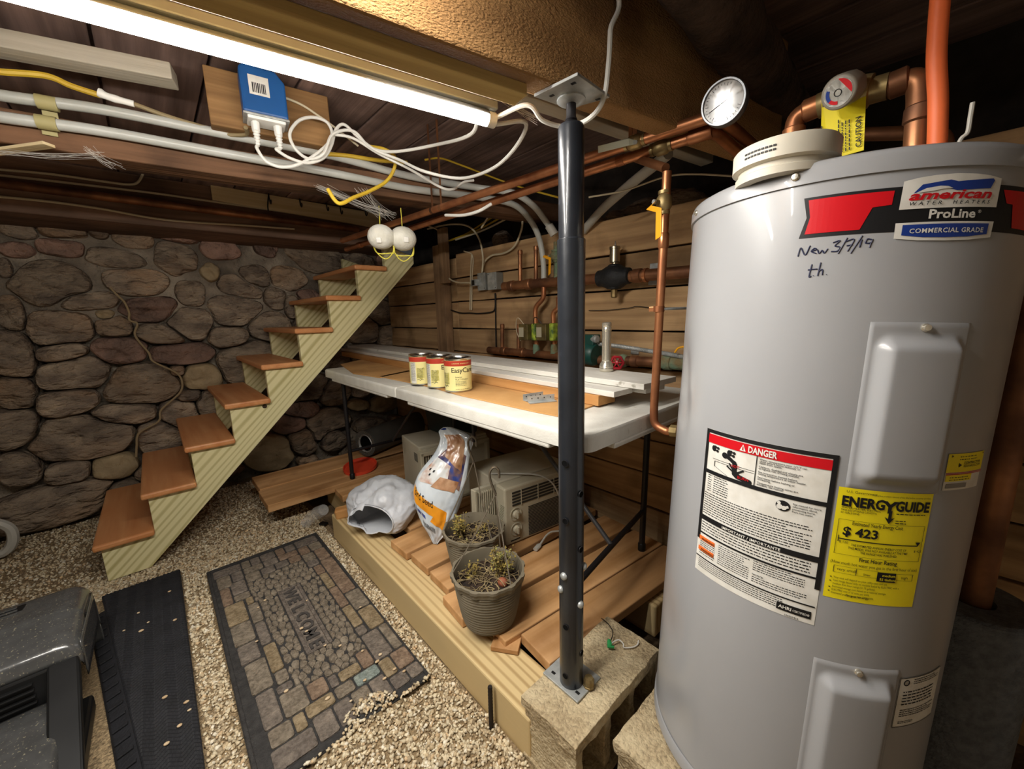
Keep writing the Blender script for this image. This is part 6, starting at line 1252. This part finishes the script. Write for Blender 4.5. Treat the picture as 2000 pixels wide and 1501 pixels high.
# ================================================================ mats on the gravel
def welcome_mat():
    x0, y0 = .035, 2.267; Wm, Lm = .497, 1.235; zb = .016
    root = thing('welcome_mat', (x0+Wm/2, y0-Lm/2, zb-.014), 'cobblestone patterned rubber welcome mat on the gravel', 'door mat')
    P = lambda u, v, z: Vector((x0+u/1000, y0-v/1000, z))
    dk = mat('dark mat rubber', '3a3836', '2b2928', 40, .9, bump=.6, bscale=150)
    m = MB(); m.bx(x0, x0+Wm, y0-Lm, y0, zb-.014, zb); m.build('mat_base', dk, root, bevel=.003)
    for (a, b, c, d) in ((2, 13, 2, 1233), (484, 495, 2, 1233), (13, 484, 2, 22), (13, 484, 1213, 1233)):
        s = MB(); s.bx(x0+a/1000, x0+b/1000, y0-d/1000, y0-c/1000, zb-.002, zb+.004); s.build('mat_edge', dk, root, bevel=.003)
    tones = [mat('mat brick %d' % k, a, b, 90, .92, bump=.8, bscale=160, c3=c, s3=30, r3=(.5, .7)) for k, (a, b, c) in enumerate((('847868', '63594b', '918573'), ('87725e', '695545', '96806b'), ('7b7065', '5e554c', '8a7e71'), ('918064', '736248', 'a08e71'), ('736960', '574e46', '82776b'), ('86908a', '656e66', '98a096')))]
    BR = [(20, 36, 130, 104, 4), (132, 36, 168, 104, 0), (170, 36, 210, 104, 2), (213, 36, 276, 104, 4), (279, 36, 320, 104, 1), (323, 36, 368, 104, 4), (372, 30, 478, 104, 4),
          (26, 108, 80, 210, 0), (83, 108, 128, 190, 4), (132, 108, 212, 160, 0), (215, 108, 276, 165, 2), (279, 108, 366, 160, 1), (370, 108, 418, 185, 1), (421, 108, 478, 180, 0),
          (28, 214, 66, 352, 1), (69, 195, 126, 300, 2), (69, 305, 128, 352, 0), (130, 165, 190, 240, 0), (193, 169, 250, 230, 2), (253, 169, 310, 225, 4), (313, 164, 366, 225, 1), (370, 190, 424, 262, 0), (427, 185, 480, 300, 1), (370, 266, 422, 322, 4), (104, 356, 132, 408, 3),
          (28, 357, 98, 506, 3), (30, 511, 99, 640, 0), (34, 645, 96, 750, 2), (40, 755, 104, 906, 0), (103, 412, 142, 550, 0), (104, 555, 140, 698, 2), (106, 704, 146, 856, 3), (110, 860, 148, 920, 0),
          (424, 305, 482, 625, 1), (426, 632, 488, 766, 0), (428, 771, 488, 906, 3), (384, 330, 421, 412, 1), (386, 416, 421, 545, 3), (386, 550, 423, 706, 1), (386, 711, 424, 852, 3), (384, 857, 420, 908, 2),
          (46, 912, 98, 1062, 2), (102, 924, 150, 960, 4), (102, 964, 172, 1064, 0), (176, 985, 232, 1058, 1), (236, 1005, 264, 1058, 4), (267, 1010, 337, 1057, 3), (340, 975, 382, 1060, 1), (386, 912, 450, 1060, 2), (454, 910, 487, 1058, 0),
          (50, 1066, 112, 1132, 0), (115, 1068, 148, 1132, 3), (151, 1062, 234, 1112, 3), (238, 1062, 297, 1112, 0), (300, 1062, 380, 1112, 5), (384, 1064, 426, 1148, 3), (429, 1062, 488, 1148, 1),
          (44, 1136, 154, 1208, 4), (157, 1116, 214, 1208, 2), (217, 1116, 268, 1208, 4), (271, 1116, 326, 1208, 0), (329, 1116, 381, 1208, 2), (385, 1152, 440, 1208, 4), (443, 1152, 490, 1208, 2)]
    for (u0, v0, u1, v1, t) in BR:
        c = P((u0+u1)/2, (v0+v1)/2, zb+.002); s = MB(); w, l = (u1-u0)/1000-.003, (v1-v0)/1000-.004; r = min(.008, w*.2); poly = []
        for sx, sy, a0 in ((1, 1, 0), (-1, 1, 90), (-1, -1, 180), (1, -1, 270)):
            for k in range(4): a = math.radians(a0+k*30); poly.append((c.x+sx*(w/2-r)+r*math.cos(a), c.y+sy*(l/2-r)+r*math.sin(a)))
        n = len(poly); v = [(x, y, zb-.002) for x, y in poly]+[(x, y, zb+.0045) for x, y in poly]+[(c.x+(x-c.x)*(1-.004/max(w, .02)*1.6), c.y+(y-c.y)*(1-.004/max(l, .02)*1.6), zb+.0065) for x, y in poly]
        s.add(v, [tuple(2*n+i for i in range(n))]+[(j*n+i, j*n+(i+1) % n, (j+1)*n+(i+1) % n, (j+1)*n+i) for j in (0, 1) for i in range(n)]); s.build('brick', tones[t], root, smooth=False)
    # cobbles round the lettering panel
    rs = random.Random(8); pts = []
    inb = lambda u, v: any(a-4 < u < c+4 and b-5 < v < d+5 for a, b, c, d, t in BR)
    for t in range(9000):
        u, v = rs.uniform(126, 388), rs.uniform(225, 1005)
        if inb(u, v) or (208 < u < 312 and 405 < v < 866): continue
        if all(((u-a)/20)**2+((v-b)/31)**2 > 1 for a, b in pts): pts.append((u, v))
    A = np.array(pts); cb = MB()
    for i, (u, v) in enumerate(pts):
        out = []
        for k in range(10):
            a = 2*math.pi*k/10; dx, dy = math.cos(a)*12, math.sin(a)*18.5; t = .3
            while t < 1.3:
                x, y = u+dx*t, v+dy*t; d = ((x-A[:, 0])/12)**2+((y-A[:, 1])/18.5)**2; di = d[i]; d[i] = 9e9
                if math.sqrt(d.min()) < math.sqrt(di)+.1 or inb(x, y) or (212 < x < 308 and 409 < y < 862): break
                t += .08
            out.append((dx*t, dy*t))
        n = 10; v_ = [P(u+a, v+b, zb-.001) for a, b in out]+[P(u+a*.9, v+b*.9, zb+.004) for a, b in out]+[P(u+a*.55, v+b*.55, zb+.0065) for a, b in out]
        cb.add(v_, [tuple(2*n+k for k in range(n-1, -1, -1))]+[(j*n+k, j*n+(k+1) % n, (j+1)*n+(k+1) % n, (j+1)*n+k) for j in (0, 1) for k in range(n)])
    T(cb.build('cobbles', tones[0], root, smooth=True), kind='stuff')
    for (a, b, c, d) in ((216, 410, 229, 860), (291, 410, 304, 860), (229, 410, 291, 418), (229, 852, 291, 860)):
        s = MB(); s.bx(x0+a/1000, x0+c/1000, y0-d/1000, y0-b/1000, zb-.002, zb+.007); s.build('panel_bar', tones[4], root, bevel=.002)
    s = MB(); s.bx(x0+.229, x0+.291, y0-.852, y0-.418, zb-.001, zb+.0015); s.build('letter_panel', tones[2], root)
    for i, ch in enumerate('WELCOME'):
        v, f = text2d(ch, size=.066, bold=.03, align='CENTER'); s = MB(); yc = y0-(.450+i*.061)-.01
        pts3 = [(x0+.236+y*.98, yc-x*1.05, zb+.0065) for x, y in v]; n = len(pts3); s.add(pts3, f); s.add([(p[0], p[1], zb) for p in pts3], [])
        o = s.build('letter', mat('mat letter', '4a4541', '3a3633', 60, .9) if 'mat letter' not in bpy.data.materials else bpy.data.materials['mat letter'], root)
        md = o.modifiers.new('solid', 'SOLIDIFY'); md.thickness = .007; md.offset = -1
welcome_mat()
def stair_tread_mat():
    x0, x1, y1, y0 = -.322, -.056, 2.385, 1.02; root = thing('rubber_tread', ((x0+x1)/2, (y0+y1)/2, .002), 'black rubber stair tread with zigzag ribs lying on the gravel', 'rubber mat'); m = MB(); nx, ny = 90, 380
    xl_ = lambda y: -.322+(2.366-y)*.1356
    def h(a, b):
        y = y0+(y1-y0)*b; x = xl_(y)+(x1-xl_(y))*a; zig = abs(((x-x0)*18) % 1-.5)*.05; s = math.sin((y+zig)*2*math.pi/.0145)
        e = min(a, 1-a)*(x1-x0); k = min(1, e/.008)
        return Vector((x, y, .022+.0022*s*k-.004*(1-k)))
    m.grid(h, nx, ny); m.build('ribbed_top', M_RUBBER, root, smooth=True)
    m = MB(); m.prism([(xl_(y0), y0, .004), (x1-.001, y0, .004), (x1-.001, y1, .004), (xl_(y1), y1, .004)], (0, 0, .015)); m.build('slab', M_RUBBER, root, bevel=.002)
    dn = Vector((xl_(y0)-xl_(2.25), y0-2.25, 0)); e0 = Vector((xl_(2.25), 2.25, 0)); e1 = e0+dn
    m = MB(); m.prism([e0+Vector((0, 0, .022)), e0+Vector((-.042, 0, .010)), e0+Vector((-.048, 0, .001)), e0+Vector((0, 0, .004))], dn); nz = m.build('nosing', M_RUBBER, root, bevel=.002)
    for k in range(22): s = MB(); p = e0+dn*(.03+k*.043); s.box(p+Vector((-.024, 0, .019)), (.036, .012, .006), Matrix.Rotation(math.radians(-16), 3, 'Y')); s.build('nosing_rib', M_RUBBER, nz, bevel=.002)
stair_tread_mat()
def stray():
    rs = random.Random(9); m = MB(); spots = [(-.10, 2.2), (-.2, 2.12), (-.17, 2.02), (-.19, 1.98), (-.09, 1.96), (-.24, 2.03), (-.13, 1.55), (-.08, 1.48), (-.075, 1.44), (-.10, 1.40), (-.13, 1.36), (.2, 1.83), (.17, 1.80), (.27, 1.55), (.28, 1.52), (.31, 1.40), (.35, 1.36), (.40, 1.28), (.42, 1.2), (.36, 1.16), (.30, 1.12), (.25, 1.18), (.45, 1.13), (.16, 1.3), (.13, 1.6), (.48, 1.5), (.33, 1.7), (.44, 1.22), (.47, 1.10), (.41, 1.12), (.37, 1.08)]
    for (x, y) in spots:
        s = rs.uniform(.004, .0075); n0 = len(m.v); m.ball((x, y, .0265), s, 8, 6, (1.2, rs.uniform(.7, 1), .6))
    return T(m.build('stray_pebbles', mat('stray pebble', 'd2bd9c', 'b89c78', 40, .8), smooth=True), 'loose pale pebbles scattered on the two mats', 'pebbles', kind='stuff')
stray()

# ================================================================ grey plastic bin at the lower left
def bin_():
    M_SMOKE = mat('smoky grey plastic', '4b4b4a', '424241', 26, .22, c3='8f8872', s3=160, r3=(.62, .72), coat=.5, bump=.05, bscale=150)
    xr, yb, zt = -.345, 2.03, .285; xl = -.95; root = thing('storage_bin', ((xr+xl)/2, 1.6, 0), 'smoky grey and black two tier plastic bin with a dusty lid', 'bin')
    m = MB()
    # hood: rounded profile from the back over the top to the front, swept sideways with rounded end
    prof = [(yb+.02, .0), (yb+.025, .12), (yb+.015, .22), (yb-.01, .27), (yb-.05, zt), (yb-.18, zt+.004), (1.83, zt-.002), (1.75, zt-.018), (1.70, .245), (1.685, .205)]
    PR_ = cr([Vector((0, a, b)) for a, b in prof], 4)
    def hood(a, b):
        i = min(int(b*(len(PR_)-1)), len(PR_)-2); f = b*(len(PR_)-1)-i; p = PR_[i].lerp(PR_[i+1], f); x = xl+(xr-xl)*min(a/.9, 1); e = max(0, (a-.9)/.1); k = math.sin(e*math.pi/2); c = 1-math.cos(e*math.pi/2)
        yc = 1.8; return Vector((x+.05*k-.0, p.y+(yc-p.y)*.05*c, p.z-.045*c*(p.z > .1)-(.0)))
    m.grid(hood, 40, len(PR_)); m.build('upper_lid', M_SMOKE, root, smooth=True, solid=.003)
    s = MB(); s.grid(lambda a, b: (xr+.05+.002*a, 1.70+(yb-.03-1.70)*a, .12+(.24-.12)*b), 12, 6); s.build('lid_side', M_SMOKE, root, smooth=True, solid=.003)
    s = MB(); s.bx(xl+.2, xr-.09, yb-.115, yb-.05, zt-.002, zt+.004); hd = s.build('handle_recess', M_BLACK, root, bevel=.004)
    for k in range(3): s = MB(); s.bx(xl+.2, xr-.10-k*.004, yb-.108+k*.02, yb-.098+k*.02, zt+.003, zt+.007); s.build('handle_rib', M_SMOKE, hd, bevel=.002)
    s = MB(); s.bx(xl, xr+.02, 1.675, 1.71, .0, .205); fp_ = s.build('front_panel', M_BLACK, root, bevel=.006)
    for k in range(5): s = MB(); s.bx(xl, xr-.05, 1.664, 1.677, .10+k*.020, .106+k*.020); s.build('louver', M_BLACK, fp_, bevel=.002)
    s = MB(); s.bx(xr-.01, xr+.05, .80, 1.70, .0, .05); s.build('side_rail', M_BLACK, root, bevel=.008)
    s = MB(); s.prism([(xr-.02, 1.675, .215), (xr+.045, 1.675, .215), (xr+.048, 1.655, .21), (xr+.065, 1.30, .05), (xr-.0, 1.30, .05)], (0, .0, -.03)); s.build('corner_post', M_BLACK, root, bevel=.006)
    pr2 = [(1.672, .10), (1.64, .122), (1.58, .13), (1.48, .127), (1.40, .118), (1.345, .09), (1.2, .078), (.85, .07)]; P2 = cr([Vector((0, a, b)) for a, b in pr2], 4)
    def low(a, b):
        i = min(int(b*(len(P2)-1)), len(P2)-2); f = b*(len(P2)-1)-i; p = P2[i].lerp(P2[i+1], f); e = max(0, (a-.9)/.1); c = 1-math.cos(e*math.pi/2); return Vector((xl+(xr-.0-xl)*min(a/.9, 1)+.03*math.sin(e*math.pi/2)*.6, p.y, p.z-.05*c))
    m = MB(); m.grid(low, 40, len(P2)); m.build('lower_lid', M_SMOKE, root, smooth=True, solid=.003)
bin_()

# ================================================================ small things
def mask(u, v, label, face):
    c = PZ(u, v-60, 1.655); k = (c-EYE).dot(FW); c = PD(u, v, k+.02); n = (EYE-c).normalized(); n = (n+face).normalized(); root = thing('dust_mask', c, label, 'mask', 'paper dust masks on the copper pipes'); R = .053
    m = MB(); m.lathe([(R, 0), (R*1.0, .006), (R*.93, .022), (R*.75, .04), (R*.45, .052), (R*.15, .057), (.0005, .0575)], c, n, 32, wob=lambda a, i: 1+.06*math.cos(2*a)); m.build('cup', mat('white mask felt', 'dcdacf', 'ccc9bb', 20, .9, bump=.3, bscale=120) if 'white mask felt' not in bpy.data.materials else bpy.data.materials['white mask felt'], root, smooth=True)
    up_ = (Vector((0, 0, 1))-n*n.z).normalized(); sd = up_.cross(n); s = MB(); s.box(c+n*.055+sd*.004+up_*.0, (.022, .022, .012), Matrix((sd, up_, n)).transposed()); s.build('valve', M_WHITEP, root, bevel=.004)
    for o in (0, .012): s = MB(); s.tube(cr([c+sd*R*.85-up_*R*.3, c+sd*R*(.7+o*8)-up_*R*1.2, c+sd*(o*2)-up_*(R*1.75-o*2), c-sd*R*.6-up_*R*1.25, c-sd*R*.85-up_*R*.35], 6), .0024, 6); s.build('strap', mat('yellow elastic', 'd9cf52', None, rough=.6) if 'yellow elastic' not in bpy.data.materials else bpy.data.materials['yellow elastic'], root, smooth=True)
    s = MB(); s.tube([c+up_*R*.6-n*.005, Vector((c.x, c.y, 1.655))], .0018, 5); s.build('hanging_strap', bpy.data.materials['yellow elastic'], root)
mask(745, 462, 'white paper dust mask hanging left on the copper pipes', Vector((-.3, .1, -.3))); mask(787, 466, 'white paper dust mask hanging right on the copper pipes', Vector((.1, -.2, -.1)))
rbp = [PZ(983, 1402, .0), None]; b0 = Vector((min(rbp[0].x, .575), rbp[0].y, -.02)); 
m = MB(); zz = [b0+Vector((.004*i/30, .002*i/30, .165*i/30)) for i in range(31)]; m.tube(zz, [.0062+(.0012 if i % 2 else 0) for i in range(31)], 10); T(m.build('rebar_stake', mat('rusty dark steel', '3a322c', '2a2420', 30, .7, .5), smooth=True), 'dark ribbed rebar stake in the gravel before the sleeper', 'rebar')
wz = .205; wn = PZ(1190, 1258, wz+.008); m = MB(); m.lathe([(.004, 0), (.0075, .004), (.0068, .016), (.004, .022)], wn-Vector((.006, .006, 0)), (.7, .6, .2), 8); wno = m.build('wire_nut', mat('green wire nut', '2f9a54', None, rough=.45)); T(wno, 'green wire nut with two wires on the concrete block', 'wire nut')
s = MB(); s.box(wn+Vector((-.004, -.008, .0)), (.006, .02, .006), Matrix.Rotation(.7, 3, 'Z')); s.build('wing', bpy.data.materials['green wire nut'], wno, bevel=.001)
cable('wire', [wn, PZ(1197, 1235, wz+.01), PZ(1188, 1218, wz+.012), PZ(1175, 1207, wz+.003)], .0014, M_BLACK, '', parent=wno); cable('wire', [wn, PZ(1207, 1249, wz+.01), PZ(1217, 1256, wz+.01), PZ(1219, 1264, wz+.004), PZ(1236, 1263, wz+.003), PZ(1245, 1258, wz+.003), PZ(1247, 1250, wz+.008)], .0018, M_WHITEC, '', parent=wno)
WS = lambda u, v: PY(u, v, WY-.115)
cable('trailing_cable', [WS(*p) for p in ((215, 561), (228, 575), (243, 590), (252, 610), (253, 625), (268, 632), (264, 655), (290, 688), (300, 706), (345, 728), (356, 748), (350, 768), (315, 800), (310, 822), (272, 845), (267, 870), (266, 892))], .006, mat('dusty brown cord', '8f7c5c', None, rough=.7), 'dusty brown cord trailing down the stone wall', 'cord', k=6)
cable('grey_hose', [PY(-60, 1010, 3.2), PY(0, 1022, 3.2), PY(22, 1035, 3.2), PY(24, 1060, 3.2), PY(5, 1080, 3.2), PY(-40, 1085, 3.2)], .022, M_GREYC, 'grey hose end at the foot of the stone wall, far left', 'hose')
m = MB(); a, b = PZ(632, 995, .15), PZ(598, 1020, .03); m.tube(cr([a, (a+b)/2+Vector((0, 0, .01)), b], 5), [.03, .034, .03, .036, .034, .03, .036, .03, .034, .026, .03], 14); T(m.build('plastic_wrap', mat('clear wrap', 'eef0f0', None, rough=.12, alpha=.22, bump=.6, bscale=60), smooth=True), 'clear plastic wrap hanging off the peeled rail end', 'wrap')
m = MB(); c = PZ(632, 1022, .012); m.box(c, (.03, .045, .012), Matrix.Rotation(.5, 3, 'Z')); T(m.build('rubber_scrap', M_BLACK, bevel=.003), 'small black scrap on the gravel by the sleeper end', 'scrap')
# cobwebs: threads nobody could count
rs = random.Random(12); cw = MB()
for (u0, v0, u1, v1, n) in ((0, 296, 210, 305, 10), (170, 288, 240, 325, 12), (620, 365, 770, 420, 24), (700, 370, 765, 425, 16), (960, 170, 1060, 240, 16)):
    for k in range(n):
        a = J(u0+rs.uniform(-8, 20), v0+rs.uniform(-6, 6), -.04) if u0 < 900 else PD(u0+rs.uniform(-10, 20), v0+rs.uniform(-5, 10), .95); b = J(u1+rs.uniform(-30, 6), v1+rs.uniform(-10, 6), -.04+rs.uniform(-.03, .01)) if u0 < 900 else PD(u1+rs.uniform(-20, 5), v1+rs.uniform(-15, 5), .93)
        cw.tube(cr([a, (a+b)/2+Vector((0, 0, -rs.uniform(0, .012))), b], 4), .0004, 3)
T(cw.build('cobwebs', mat('dusty cobweb', 'c8c4bc', None, rough=.9)), 'fine dusty cobweb threads under the joist and by the lamp', 'cobweb', kind='stuff')
bpy.data.scenes.remove(_ts)
